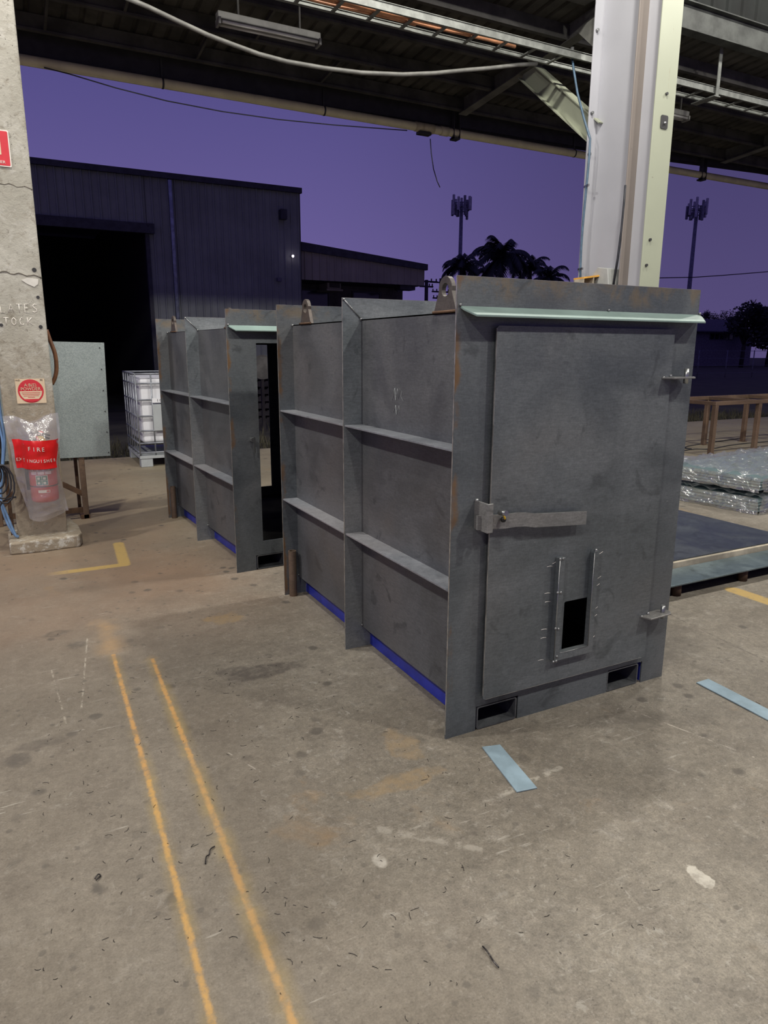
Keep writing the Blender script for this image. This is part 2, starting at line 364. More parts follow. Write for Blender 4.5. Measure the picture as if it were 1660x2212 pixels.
    c = blob(c, (1.745, 1.195), 0.026, 0.05, (0.46, 0.43, 0.37), 1.0, 0.5, 0.08)
    c = blob(c, (3.05, 2.45), 0.22, 0.12, (0.12, 0.105, 0.085), 0.6)
    c = blob(c, (2.35, 1.95), 0.12, 0.05, (0.12, 0.105, 0.085), 0.6, 0.5)
    c = blob(c, (0.98, 4.0), 0.11, 0.08, (0.30, 0.205, 0.10), 0.6, 0.8)
    c = blob(c, (1.15, 2.05), 0.16, 0.05, (0.27, 0.19, 0.10), 0.6, 0.8)
    c = blob(c, (1.28, 2.28), 0.07, 0.12, (0.27, 0.19, 0.10), 0.5, 0.8)
    # dark drag marks below and right of the far stain
    # sprayed marking lines: soft haze + broken orange core
    nb = n.noise(p, 14, 5, 0.7)
    def line(c, a, b, wdt, core, haze, hw, lo=0.33):
        d, t = n.seg(a, b)
        dj = n.math('ADD', d, n.math('MULTIPLY', n.math('SUBTRACT', n.noise(p, 30, 5, 0.75), 0.5), 0.024))
        h = n.math('MULTIPLY', n.ss(d, hw, 0.0), n.ss(n.noise(p, 5.0, 4, 0.6), 0.36, 0.66, 0.1, 0.75))
        c = n.mix(h, c, haze)
        k = n.math('MULTIPLY', n.ss(dj, wdt * 1.15, wdt * 0.2), n.ss(nb, lo, lo + 0.24, 0.25, 0.92))
        return n.mix(k, c, core)
    OR = (0.46, 0.255, 0.085); HZ = (0.27, 0.20, 0.085)
    c = line(c, (0.323, 3.75), (0.300, 2.50), 0.0135, OR, HZ, 0.050)
    c = line(c, (0.300, 2.50), (0.262, 1.10), 0.0125, (0.46, 0.27, 0.085), HZ, 0.045)
    c = line(c, (0.500, 3.60), (0.478, 2.60), 0.0130, OR, HZ, 0.055)
    c = line(c, (0.478, 2.60), (0.440, 1.10), 0.0145, (0.42, 0.25, 0.095), HZ, 0.06)
    c = line(c, (0.325, 4.25), (0.322, 3.8), 0.05, (0.33, 0.22, 0.12), (0.33, 0.22, 0.12), 0.12, 0.5)
    def tape(c, a, b, wdt, col, fade=None):
        d, t = n.seg(a, b)
        k = n.math('MULTIPLY', n.ss(d, wdt, wdt - 0.02), n.ss(n.noise(p, 16, 5, 0.7), 0.30, 0.46, 0.35, 0.95))
        if fade: k = n.math('MULTIPLY', k, n.ss(t, fade[0], fade[1]))
        return n.mix(k, c, col)
    YL = (0.42, 0.29, 0.10)
    c = tape(c, (0.64, 6.06), (0.605, 5.42), 0.052, YL)
    c = tape(c, (0.0, 5.42), (0.605, 5.42), 0.052, YL, (0.05, 0.5))
    c = tape(c, (4.24, 2.92), (4.24, 2.45), 0.07, YL)
    # slab joint and hairline scratches
    for a, b, wd, col, am in (((3.55, 3.4), (3.36, 1.9), 0.008, (0.10, 0.085, 0.07), 0.8),
                              ((0.12, 3.2), (0.22, 4.05), 0.006, (0.46, 0.42, 0.35), 0.6),
                              ((0.05, 3.1), (0.02, 3.7), 0.006, (0.44, 0.40, 0.33), 0.5),
                              ((2.35, 2.05), (2.5, 1.55), 0.006, (0.46, 0.42, 0.36), 0.6),
                              ((0.62, 2.55), (0.70, 2.35), 0.004, (0.45, 0.41, 0.35), 0.6),
                              ((1.30, 1.80), (1.75, 1.85), 0.018, (0.42, 0.39, 0.33), 0.55),
                              ((0.95, 1.86), (1.20, 1.62), 0.022, (0.37, 0.34, 0.29), 0.55)):
        d, _t = n.seg(a, b)
        d = n.math('ADD', d, n.math('MULTIPLY', n.math('SUBTRACT', n.noise(p, 30, 3), 0.5), wd * 1.2))
        c = n.mix(n.math('MULTIPLY', n.ss(d, wd, wd * 0.3, 0, am), n.ss(n.noise(p, 18, 4, 0.7), 0.44, 0.58, 0.0, 0.9)), c, col)
    n.bump(n.noise(p, 40, 5, 0.75), 0.25, 0.01)
    rg = n.ss(n.noise(p, 2.0, 4), 0.3, 0.7, 0.55, 0.8)
    return n.fin(c, rg)
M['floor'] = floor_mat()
def ground_mat():
    n = NT('dark_night_ground'); p = n.pos()
    c = n.mix(n.ss(n.noise(p, 1.2, 5, 0.7), 0.35, 0.65), (0.022, 0.020, 0.014), (0.045, 0.040, 0.027))
    return n.fin(c, 0.95)
M['ground'] = ground_mat()

def bag_mat():
    n = NT('clear_polythene'); t = n.t
    tr = t.nodes.new('ShaderNodeBsdfTransparent'); tr.inputs[0].default_value = (0.95, 0.95, 0.96, 1)
    gl = t.nodes.new('ShaderNodeBsdfGlossy'); gl.inputs['Roughness'].default_value = 0.22
    df = t.nodes.new('ShaderNodeBsdfDiffuse'); df.inputs[0].default_value = (0.75, 0.74, 0.76, 1)
    m1 = t.nodes.new('ShaderNodeMixShader'); m1.inputs[0].default_value = 0.20
    t.links.new(tr.outputs[0], m1.inputs[1]); t.links.new(df.outputs[0], m1.inputs[2])
    m2 = t.nodes.new('ShaderNodeMixShader'); m2.inputs[0].default_value = 0.14
    t.links.new(m1.outputs[0], m2.inputs[1]); t.links.new(gl.outputs[0], m2.inputs[2])
    b = t.nodes.new('ShaderNodeBump'); b.inputs['Strength'].default_value = 0.6; b.inputs['Distance'].default_value = 0.02
    n.put(b.inputs['Height'], n.noise(n.obj(), 14, 3, 0.5, 1.0)); t.links.new(b.outputs[0], gl.inputs['Normal'])
    t.links.new(m2.outputs[0], n.out.inputs[0]); return n.m
M['bag'] = bag_mat()
def wrap_mat():
    n = NT('crinkled_pallet_wrap'); t = n.t
    tr = t.nodes.new('ShaderNodeBsdfTransparent'); tr.inputs[0].default_value = (0.92, 0.95, 0.96, 1)
    gl = t.nodes.new('ShaderNodeBsdfGlossy'); gl.inputs['Roughness'].default_value = 0.11
    df = t.nodes.new('ShaderNodeBsdfDiffuse'); df.inputs[0].default_value = (0.55, 0.57, 0.60, 1)
    m1 = t.nodes.new('ShaderNodeMixShader'); m1.inputs[0].default_value = 0.24
    t.links.new(tr.outputs[0], m1.inputs[1]); t.links.new(df.outputs[0], m1.inputs[2])
    m2 = t.nodes.new('ShaderNodeMixShader'); m2.inputs[0].default_value = 0.42
    t.links.new(m1.outputs[0], m2.inputs[1]); t.links.new(gl.outputs[0], m2.inputs[2])
    b = t.nodes.new('ShaderNodeBump'); b.inputs['Strength'].default_value = 1.0; b.inputs['Distance'].default_value = 0.06
    n.put(b.inputs['Height'], n.noise(n.obj(), 6, 3, 0.55, 2.0)); t.links.new(b.outputs[0], gl.inputs['Normal'])
    t.links.new(m2.outputs[0], n.out.inputs[0]); return n.m
M['wrap'] = wrap_mat()

# ------------------------------------------------------------------ object helpers
def link(name, me, mat, parent=None):
    o = bpy.data.objects.new(name, me)
    if mat is not None and not me.materials: me.materials.append(M[mat] if isinstance(mat, str) else mat)
    COL.objects.link(o)
    if parent is not None: o.parent = parent
    return o
def empty(name, loc=(0, 0, 0), rz=0.0):
    o = bpy.data.objects.new(name, None); o.location = loc; o.rotation_euler = (0, 0, rz)
    o.empty_display_size = 0.1; COL.objects.link(o); return o
def tag(o, label, cat, group=None, kind=None):
    o['label'] = label; o['category'] = cat
    if group: o['group'] = group
    if kind: o['kind'] = kind
    return o
def structure(o, label=None):
    o['kind'] = 'structure'
    if label: o['label'] = label
    return o

class B:
    def __init__(s): s.bm = bmesh.new()
    def box(s, x0, x1, y0, y1, z0, z1):
        vs = [s.bm.verts.new(v) for v in ((x0, y0, z0), (x1, y0, z0), (x1, y1, z0), (x0, y1, z0), (x0, y0, z1), (x1, y0, z1), (x1, y1, z1), (x0, y1, z1))]
        for f in ((3, 2, 1, 0), (4, 5, 6, 7), (0, 1, 5, 4), (1, 2, 6, 5), (2, 3, 7, 6), (3, 0, 4, 7)):
            s.bm.faces.new([vs[i] for i in f])
        return s
    def bar(s, a, b, wx, wz, up=(0, 0, 1)):
        a, b = Vector(a), Vector(b); d = (b - a).normalized(); u = Vector(up)
        if abs(d.dot(u)) > 0.99: u = Vector((0, 1, 0))
        sd = d.cross(u).normalized(); u = sd.cross(d)
        vs = []
        for c in (a, b):
            for i, j in ((-1, -1), (1, -1), (1, 1), (-1, 1)):
                vs.append(s.bm.verts.new(c + sd * (i * wx / 2) + u * (j * wz / 2)))
        for f in ((3, 2, 1, 0), (4, 5, 6, 7), (0, 1, 5, 4), (1, 2, 6, 5), (2, 3, 7, 6), (3, 0, 4, 7)):
            s.bm.faces.new([vs[i] for i in f])
        return s
    def tube(s, pts, r, n=8, closed=False, cap=True):
        pts = [Vector(p) for p in pts]; rings = []
        up = Vector((0, 0, 1))
        for i, p in enumerate(pts):
            if closed: d = pts[(i + 1) % len(pts)] - pts[i - 1]
            else: d = pts[min(i + 1, len(pts) - 1)] - pts[max(i - 1, 0)]
            d.normalize()
            if i == 0:
                sd = d.cross(up) if abs(d.dot(up)) < 0.95 else d.cross(Vector((1, 0, 0)))
            else:
                sd = prev - d * prev.dot(d)
            sd.normalize(); prev = sd; u = sd.cross(d)
            rr = r[i] if isinstance(r, (list, tuple)) else r
            rings.append([s.bm.verts.new(p + (sd * math.cos(2 * math.pi * k / n) + u * math.sin(2 * math.pi * k / n)) * rr) for k in range(n)])
        m = len(rings)
        for i in range(m if closed else m - 1):
            a, b = rings[i], rings[(i + 1) % m]
            for k in range(n):
                f = s.bm.faces.new((a[k], a[(k + 1) % n], b[(k + 1) % n], b[k])); f.smooth = True
        if cap and not closed:
            s.bm.faces.new(rings[0][::-1]); s.bm.faces.new(rings[-1])
        return s
    def cyl(s, a, b, r, n=12): return s.tube([a, b], r, n)
    def ball(s, c, r, seg=8, sc=(1, 1, 1)):
        m = Matrix.Translation(c) @ Matrix.Diagonal((*[r * k for k in sc], 1))
        g = bmesh.ops.create_uvsphere(s.bm, u_segments=seg, v_segments=max(4, seg // 2 + 1), radius=1, matrix=m)
        for v in g['verts']:
            for f in v.link_faces: f.smooth = True
        return s
    def quad(s, *p):
        s.bm.faces.new([s.bm.verts.new(q) for q in p]); return s
    def plate(s, outline, holes, mp, t0, t1):
        """flat plate with holes: 2-D loops, mp(u, v, t) -> 3-D"""
        bm = s.bm; loops = []; edges = []
        for lp in [outline] + list(holes):
            vs = [bm.verts.new(mp(u, v, t0)) for u, v in lp]; loops.append(vs)
            for i in range(len(vs)): edges.append(bm.edges.new((vs[i], vs[(i + 1) % len(vs)])))
        g = bmesh.ops.triangle_fill(bm, use_beauty=True, use_dissolve=False, edges=edges)
        faces = [f for f in g['geom'] if isinstance(f, bmesh.types.BMFace)]
        tw = {}
        for vs, lp in zip(loops, [outline] + list(holes)):
            for v, (a, b) in zip(vs, lp): tw[v] = bm.verts.new(mp(a, b, t1))
        for f in faces: bm.faces.new([tw[v] for v in reversed(f.verts)])
        for vs in loops:
            for i in range(len(vs)):
                a, b = vs[i], vs[(i + 1) % len(vs)]; bm.faces.new((a, b, tw[b], tw[a]))
        return s
    def make(s, name, mat, parent=None, bevel=0.0, seg=1, loc=None):
        bmesh.ops.recalc_face_normals(s.bm, faces=s.bm.faces[:])
        if bevel:
            ed = [e for e in s.bm.edges if len(e.link_faces) == 2 and e.calc_face_angle(0) > 0.6]
            bmesh.ops.bevel(s.bm, geom=ed, offset=bevel, segments=seg, affect='EDGES', profile=0.5)
        me = bpy.data.meshes.new(name); s.bm.to_mesh(me); s.bm.free()
        o = link(name, me, mat, parent)
        if loc is not None: o.location = loc
        if name in ('weld_bead', 'chalk_tick', 'bright_edge', 'sheared_edge', 'chalk_writing'): o['kind'] = 'stuff'
        return o

XZ = lambda y: (lambda u, v, t: (u, y + t, v))
def rect(a, b, c, d): return [(a, c), (b, c), (b, d), (a, d)]
def rrect(x0, x1, z0, z1, r, n=3):
    p = []
    for cx, cz, a0 in ((x1 - r, z0 + r, -90), (x1 - r, z1 - r, 0), (x0 + r, z1 - r, 90), (x0 + r, z0 + r, 180)):
        for i in range(n + 1):
            a = math.radians(a0 + 90 * i / n); p.append((cx + r * math.cos(a), cz + r * math.sin(a)))
    return p
def circle(cx, cz, r, n=16): return [(cx + r * math.cos(2 * math.pi * i / n), cz + r * math.sin(2 * math.pi * i / n)) for i in range(n)]

def lettering(name, body, size, mat, parent, loc, rot, align='CENTER', sx=1.0, ext=0.0004):
    cu = bpy.data.curves.new(name, 'FONT'); cu.body = body; cu.size = size; cu.extrude = ext
    cu.align_x = align; cu.align_y = 'CENTER'; cu.resolution_u = 3
    tmp = bpy.data.objects.new(name + '_tmp', cu); COL.objects.link(tmp)
    dg = bpy.context.evaluated_depsgraph_get(); dg.update()
    me = bpy.data.meshes.new_from_object(tmp.evaluated_get(dg))
    COL.objects.unlink(tmp); bpy.data.objects.remove(tmp)
    me.materials.clear()
    o = link(name, me, mat, parent); o.location = loc; o.rotation_euler = rot; o.scale = (sx, 1, 1)
    return o
FACE = (math.pi / 2, 0, 0)      # lettering that faces -Y

# ================================================================== SETTING
b = B(); b.box(-14, 26, -14, 11.1, -0.2, 0.0)
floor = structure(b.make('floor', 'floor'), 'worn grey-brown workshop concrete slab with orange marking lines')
b = B(); b.box(-90, 160, 11.1, 170, -0.3, -0.06)
structure(b.make('ground', 'ground'), 'dark unlit ground beyond the slab')

# corrugated awning roof
RZ0, RSL = 5.44, 0.075            # height at the eave and rise per metre inwards
def roof_z(y): return RZ0 + (10.6 - y) * RSL
b = B(); xs = []
x = -10.0
while x < 24: xs += [(x, 0), (x + .13, 0), (x + .15, .03), (x + .18, .03), (x + .20, 0)]; x += .20
prev = None
for x, dz in xs:
    a = b.bm.verts.new((x, 10.6, roof_z(10.6) + dz)); c = b.bm.verts.new((x, 7.3, roof_z(7.3) + dz))
    if prev: b.bm.faces.new((prev[0], a, c, prev[1]))
    prev = (a, c)
ceiling = structure(b.make('ceiling', 'roof_sheet'), 'dark corrugated underside of the awning roof')
for yy in (10.25, 9.45, 8.65, 7.85):
    z = roof_z(yy) - .012; p = B()
    p.box(-10, 24, yy - .03, yy + .03, z - .19, z - .182); p.box(-10, 24, yy - .004, yy + .004, z - .182, z)
    p.box(-10, 24, yy - .034, yy - .03, z - .19, z - .165)
    p.make('purlin', 'roof_steel', ceiling)
for xx, yy in ((0.75, 9.45), (2.55, 9.45), (4.3, 9.45), (3.1, 8.65), (9.2, 9.45), (1.55, 8.65)):
    p = B(); p.bar((xx, yy, roof_z(yy) - .16), (xx, yy + .8, roof_z(yy + .8) - .16), .03, .05)
    p.make('bridging_bar', 'roof_steel', ceiling)
# eave box gutter, its bottom edge creeping up towards the right
b = B(); b.plate([(-10, 5.09), (4, 5.095), (9.6, 5.155), (14.6, 5.30), (24, 5.36), (24, 5.46), (-10, 5.46)], [], lambda u, v, t: (u, t, v), 10.52, 10.70)
structure(b.make('trim_1', 'fascia'), 'dark box gutter along the awning eave')
# cladding above the awning and the high main roof of the shed
b = B(); xs = []
x = -10.0
while x < 24: xs += [(x, 0), (x + .2, 0), (x + .22, .03), (x + .28, .03), (x + .30, 0)]; x += .30
prev = None
for x, dy in xs:
    a = b.bm.verts.new((x, 7.45 - dy, 5.70)); c = b.bm.verts.new((x, 7.45 - dy, 9.0))
    if prev: b.bm.faces.new((prev[0], a, c, prev[1]))
    prev = (a, c)
structure(b.make('wall_back', 'clad_above'), 'dark cladding above the awning')
b = B(); b.box(-14, 26, -14, 7.5, 9.0, 9.1); structure(b.make('roof', 'roof_sheet'), 'high main roof of the workshop')
# long eave beam inside, with a lit lower flange
def ibeam(name, a, bb, depth, width, mat, parent=None, web=0.012, fl=0.014):
    a, bb = Vector(a), Vector(bb); d = (bb - a).normalized(); u = Vector((0, 0, 1)); u = (u - d * u.dot(d)).normalized()
    p = B(); p.bar(a + u * (depth / 2 - fl / 2), bb + u * (depth / 2 - fl / 2), width, fl, u)
    p.bar(a - u * (depth / 2 - fl / 2), bb - u * (depth / 2 - fl / 2), width, fl, u)
    p.bar(a, bb, web, depth - 2 * fl, u)
    return p.make(name, mat, parent)
# rafters and knee braces at the three visible bays
for X in (6.75, 12.95):
    r = ibeam('rafter', (X, 7.26, 5.60), (X, 10.30, 5.36), .26, .15, 'rafter_paint', ceiling)
    k = ibeam('knee_brace', (X, 7.22, 4.22), (X, 8.72, 5.40), .26, .15, 'paint_warm_lit', ceiling)
    g = B(); g.plate([(7.255, 5.15), (7.255, 5.52), (7.62, 5.47)], [], lambda u, v, t: (X - .10 + t, u, v), 0, .012)
    g.make('gusset_plate', 'rafter_paint', ceiling)
ibeam('header_beam', (6.95, 7.3, 5.80), (24, 7.3, 5.80), .33, .16, 'header_paint', ceiling)
ibeam('header_beam', (-10, 7.3, 5.80), (6.55, 7.3, 5.80), .33, .16, 'roof_steel', ceiling)

# gutter pipe with couplings and brackets
gp = empty('drain_pipe', (-9, 10.5, 5.02))
tag(gp, 'long cream drain pipe running below the awning eave', 'pipe')
b = B(); b.tube([(0, 0, 0), (15.37, 0, 0), (32, 0, 0)], .062, 16); b.make('pipe', 'pvc_cream', gp)
for px in (355, 700, 1246):
    X = atY(px, 240, 10.5).x + 9
    p = B(); p.tube([(X - .012, 0, 0), (X + .012, 0, 0)], .066, 16); p.bar((X, 0, .06), (X, .01, .30), .025, .01); p.make('strap', 'bracket_dark', gp)
for px in (905, 925, 960):
    X = atY(px, 280, 10.5).x + 9; w_ = .07 if px != 925 else .10
    p = B(); p.tube([(X - w_, 0, 0), (X + w_, 0, 0)], .070, 16); p.make('coupling', 'pvc_band' if px != 960 else 'pvc_cream', gp)
for X in (6.75, 12.62):
    p = B(); p.box(X + 8.94, X + 8.95, -.07, .018, -.10, .30); p.box(X + 9.05, X + 9.06, -.07, .018, -.10, .30)
    p.box(X + 8.94, X + 9.06, -.07, .06, -.105, -.075); p.make('bracket', 'bracket_dark', gp)
p = B(); X = atY(918, 300, 10.5).x + 9; p.box(X - .13, X + .09, -.06, .05, -.105, -.065); p.make('bracket', 'bracket_dark', gp)
b = B(); b.tube([atY(930, 300, 10.5), atY(932, 330, 10.5), atY(937, 365, 10.48), atY(945, 392, 10.46), atY(951, 405, 10.45)], .008, 5)
tag(b.make('loose_wire', 'cable_dark'), 'short dark wire end dangling below the drain pipe', 'wire')
b = B(); b.tube([atY(px, py, 10.45) for px, py in ((95, 146), (150, 160), (250, 190), (360, 218), (480, 241), (600, 258), (720, 270), (800, 276), (880, 282))], .008, 5)
tag(b.make('overhead_wire', 'cable_dark'), 'thin dark wire sagging under the drain pipe against the sky', 'wire')

# ================================================================== STEEL COLUMN (right)
sc = empty('steel_column', (6.75, 6.2, 0)); tag(sc, 'tall white painted steel column of two welded beams behind the near container', 'column')
ZT = 6.0
b = B(); b.box(-.157, .157, 0, .016, .02, ZT - .0); b.make('front_flange', 'paint_warm_lit', sc, .003)
b = B(); b.box(-.007, .007, .016, .335, .02, ZT); b.make('web', 'paint_cool_lit', sc)
b = B(); b.box(-.15, .15, .335, .352, .02, ZT); b.make('middle_flange', 'paint_primer', sc, .003)
b = B(); b.box(-.007, .007, .352, 1.035, .02, ZT); b.make('web', 'paint_cool_lit', sc)
b = B(); b.box(-.15, .15, 1.035, 1.055, .02, ZT); b.make('rear_flange', 'paint_cool_lit', sc, .003)
b = B(); b.box(-.25, .25, -.1, 1.15, 0, .02); b.make('base_plate', 'paint_cool_lit', sc)
for px, py in ((1440, 203), (1404, 518), (1396, 573)):
    p = atY(px, py, 6.2); q = B(); q.cyl((p.x - 6.75, -.02, p.z), (p.x - 6.75, .0, p.z), .016, 8)
    q.make('bolt', 'bracket_dark', sc)
p = atY(1436, 260, 6.2); q = B(); q.plate(rrect(p.x - 6.81, p.x - 6.70, p.z - .09, p.z + .05, .02), [circle(p.x - 6.75, p.z - .03, .018, 10)], XZ(-.008), 0, .007)
q.make('bracket_plate', 'bracket_dark', sc)
q = B(); q.ball((p.x - 6.75, -.01, p.z - .03), .018, 8); q.make('bolt', 'steel_bright', sc)
for py in (65, 240, 330):
    p = atX(1292 if py == 65 else (1290 if py == 240 else 1283), py, 6.63); q = B()
    q.cyl((p.x - 6.75, 1.00, p.z), (p.x - 6.75, 1.035, p.z), .018, 6); q.make('bolt', 'steel_bright', sc)
# blue hose down its rear flange
b = B(); pts = [atX(px, py, 6.56) for px, py in ((1236, 122), (1240, 150), (1248, 200), (1262, 255), (1275, 300), (1277, 340), (1274, 400), (1270, 470), (1266, 530), (1263, 580), (1260, 620))]
for i in range(4, len(pts)): pts[i].y = 7.165 + .02 * math.sin(i)
hr = empty('air_hose', pts[-1]); tag(hr, 'thin blue-grey air hose clipped down the white steel column', 'hose')
b = B(); b.tube([p - pts[-1] for p in pts], .014, 8); b.make('hose', 'hose_blue_dark', hr)
for i in (6, 9):
    q = B(); p = pts[i] - pts[-1]; q.bar(p + Vector((-.02, -.06, 0)), p + Vector((.02, .06, 0)), .02, .025); q.make('clip', 'steel_bright', hr)
q = B(); p = pts[0] - pts[-1]; q.cyl(p + Vector((0, 0, .10)), p + Vector((0, 0, -.02)), .022, 10); q.make('fitting', 'steel_bright', hr)
b = B(); b.tube([atX(px, py, 6.60) for px, py in ((1352, 400), (1349, 440), (1343, 500), (1335, 560), (1325, 620))], .014, 8)
tag(b.make('dark_lead', 'cable_dark'), 'dark lead rising from the switch box up the steel column', 'cable')
# switch box on the column web
sb = empty('switch_box', (6.62, 6.79, 2.30)); tag(sb, 'grey switch box with orange tape on the white steel column', 'switch box')
b = B(); b.plate([(0, 0), (.30, 0), (.30, .22), (.22, .30), (.05, .27)], [], lambda u, v, t: (t, .14 + u - .30, v), -.08, .125); b.make('housing', 'grey_plastic', sb, .008, 2)
b = B(); b.plate([(-.33, .150), (-.02, .195), (-.02, .215), (-.33, .170)], [], lambda u, v, t: (u, t, v), .02, .20); b.make('orange_tape', 'orange_tape', sb)
b = B(); b.plate([(-.33, .0), (-.02, .0), (-.02, .195), (-.33, .150)], [], lambda u, v, t: (u, t, v), .185, .195)
b.box(-.33, -.32, .02, .19, 0, .15); b.box(-.17, -.16, .02, .19, 0, .172); b.make('shroud', 'timber', sb)

# ================================================================== CABLE TRAY
ct = empty('cable_tray', (6.0, 7.5, 5.15)); tag(ct, 'galvanised ladder cable tray hung under the awning roof', 'cable tray')
for yy in (-.0, .30):
    hh = .04 if yy < .1 else .022
    b = B(); b.box(-10, 16, yy - .004, yy + .004, -.04, -.04 + 2 * hh); b.box(-10, 16, yy - .016, yy + .016, -.044 + 2 * hh, -.038 + 2 * hh); b.box(-10, 16, yy - .016, yy + .016, -.044, -.038)
    b.make('side_rail', 'tray_gal', ct)
for i in range(60):
    X = -9.3 + i * .42
    if X > 15: break
    if abs(X - .75) < .15: continue
    b = B(); b.box(X - .02, X + .02, 0, .30, -.045, -.03); b.make('rung', 'tray_gal', ct)
b = B(); hx = atY(1550, 150, 7.5).x - 6.0
b.bar((hx, -.04, -.08), (hx, -.04, 1.1), .06, .012); b.box(hx - .06, hx + .06, -.05, .34, -.095, -.08)
b.make('hanger', 'tray_gal', ct)
for k, (yy, zz, r, m) in enumerate(((.05, -.008, .018, 'cable_copper'), (.105, -.006, .02, 'cable_copper'), (.16, -.006, .02, 'cable_copper'), (.215, -.008, .015, 'cable_copper'), (.132, .030, .015, 'cable_copper'))):
    b = B(); x0 = -9; x1 = (-.3, -.9, -.25, -1.6, -.6)[k]
    pts = [(x0 + (x1 - x0) * i / 24, 7.5 + yy + .01 * math.sin(i * 1.3), 5.155 + zz) for i in range(25)]
    pts = [(p[0] + 6.0, p[1], p[2]) for p in pts]
    b.tube(pts, r, 8)
    tag(b.make('power_cable', m), ('orange cable against the near rail of the ladder tray', 'second orange cable from the near rail of the ladder tray', 'third orange cable from the near rail of the ladder tray', 'orange cable against the far rail of the ladder tray', 'orange cable lying on top of the others in the ladder tray')[k], 'cable', 'cables in the ladder tray')

# fluorescent battens
def batten(px0, py0, px1, py1, Y, label, n=1):
    a, c = atY(px0, py0, Y), atY(px1, py1, Y); L = c.x - a.x
    t = empty('batten_light', (a.x, Y, a.z)); tag(t, label, 'light fitting')
    b = B(); b.box(0, L, -.05, .05, -.0, .075); b.make('body', 'fixture_grey', t, .006)
    for yy in (-.045, .045):
        b = B(); b.tube([(.04, yy, -.025), (L - .04, yy, -.025)], .018, 10); b.make('lamp_tube', 'tube_off', t)
    for xx in (0, L - .025):
        b = B(); b.box(xx, xx + .025, -.07, .07, -.055, .01); b.make('end_cap', 'fixture_grey', t)
    for xx in (L * .2, L * .8):
        b = B(); b.bar((xx, 0, .07), (xx, 0, roof_z(Y) - a.z + .01), .02, .02); b.make('hanger_rod', 'roof_steel', t)
    return t
batten(469, 42, 690, 88, 8.35, 'unlit twin tube fluorescent batten under the awning, left of the cable tray')
batten(1410, 238, 1484, 254, 8.35, 'unlit fluorescent batten end showing just past the steel column')
# drooping cable
b = B(); pts = [atY(px, py, 7.7) for px, py in ((270, -6), (320, 15), (385, 46), (450, 76), (505, 97), (560, 117), (620, 133), (700, 147), (780, 157), (870, 161), (940, 158), (1000, 152), (1060, 147), (1120, 140), (1160, 138))]
b.tube(pts, .022, 10); tag(b.make('drooping_cable', 'cable_white'), 'thick pale cable sagging across under the awning roof', 'cable')
# ================================================================== CONCRETE COLUMN (left)
cc = empty('concrete_column', (0.085, 6.28, 0)); tag(cc, 'weathered square concrete column with chalk writing and safety signs', 'column')
b = B(); b.box(-.185, .187, 0, .36, .085, 5.75); b.make('shaft', 'concrete_col', cc, .012, 2)
b = B()
n0 = [(-.25, -.20), (-.10, -.215), (.02, -.21), (.14, -.19), (.262, -.185), (.29, -.10), (.285, .18), (.24, .48), (-.24, .50), (-.26, .2)]
b.plate(n0, [], lambda u, v, t: (u, v, t + (.006 * math.sin(u * 31) if t > 0 else 0)), 0, .10); b.make('plinth', 'concrete_col', cc, .012, 2)
for zz, th in ((2.79, .008), (2.17, .012)):
    b = B(); pts = [(-.186 + .374 * i / 14, -.0005, zz + .008 * math.sin(i * 1.7) + (.014 if zz > 2.5 else .0) - i * .0022) for i in range(15)]
    b.tube(pts, th * .33, 5); b.make('crack', 'concrete_dark', cc)
# chalk words
def strokes(name, lines, ox, oz, h, mat, parent, r=.0024, y=-.0004):
    b = B()
    for ln in lines:
        pts = [(ox + u * h, y, oz + v * h) for u, v in ln]
        b.tube(pts, r, 4)
    return b.make(name, mat, parent)
G = {'P': [[(0, 0), (.05, 1), (.45, .95), (.5, .6), (.05, .5)]], 'L': [[(0, 1), (.03, 0), (.5, .02)]], 'A': [[(0, 0), (.3, 1), (.6, 0)], [(.12, .4), (.5, .42)]],
     'T': [[(0, 1), (.65, .97)], [(.32, 1), (.30, 0)]], 'E': [[(.5, 1), (.05, .98), (0, .02), (.5, 0)], [(.02, .5), (.4, .52)]],
     'S': [[(.5, .9), (.25, 1), (.05, .8), (.2, .55), (.45, .4), (.48, .15), (.2, 0), (0, .12)]], 'O': [[(.3, 1), (.05, .75), (.02, .3), (.25, 0), (.5, .2), (.55, .7), (.3, 1)]],
     'C': [[(.5, .85), (.25, 1), (.03, .6), (.1, .12), (.35, 0), (.52, .15)]], 'K': [[(.02, 1), (0, 0)], [(.55, 1), (.05, .48), (.65, -.05)]]}
def word(wd, ox, oz, h, step):
    ls = []
    for i, ch in enumerate(wd):
        for ln in G[ch]: ls.append([(u + i * step, v + i * .03) for u, v in ln])
    return strokes('chalk_writing', ls, ox, oz, h, 'chalk', cc)
word('PLATES', -.180, 1.862, .062, .90)
word('STOCK', -.165, 1.770, .055, 1.00)
for px, py, r in ((74, 583, .016), (82, 642, .012), (88, 706, .014), (10, 357, .010), (3, 702, .012)):
    p = atY(px, py, 6.28); b = B(); b.cyl((p.x - .085, -.004, p.z), (p.x - .085, .0, p.z), r, 10); b.make('anchor_hole', 'bracket_dark', cc)
b = B(); pp = [(px, py) for px, py in ((46, 605), (60, 600), (83, 603), (82, 614), (74, 620), (58, 613))]
b.plate([(atY(px, py, 6.28).x - .085, atY(px, py, 6.28).z) for px, py in pp], [], XZ(-.004), 0, .002); b.make('torn_paper', 'paper', cc)
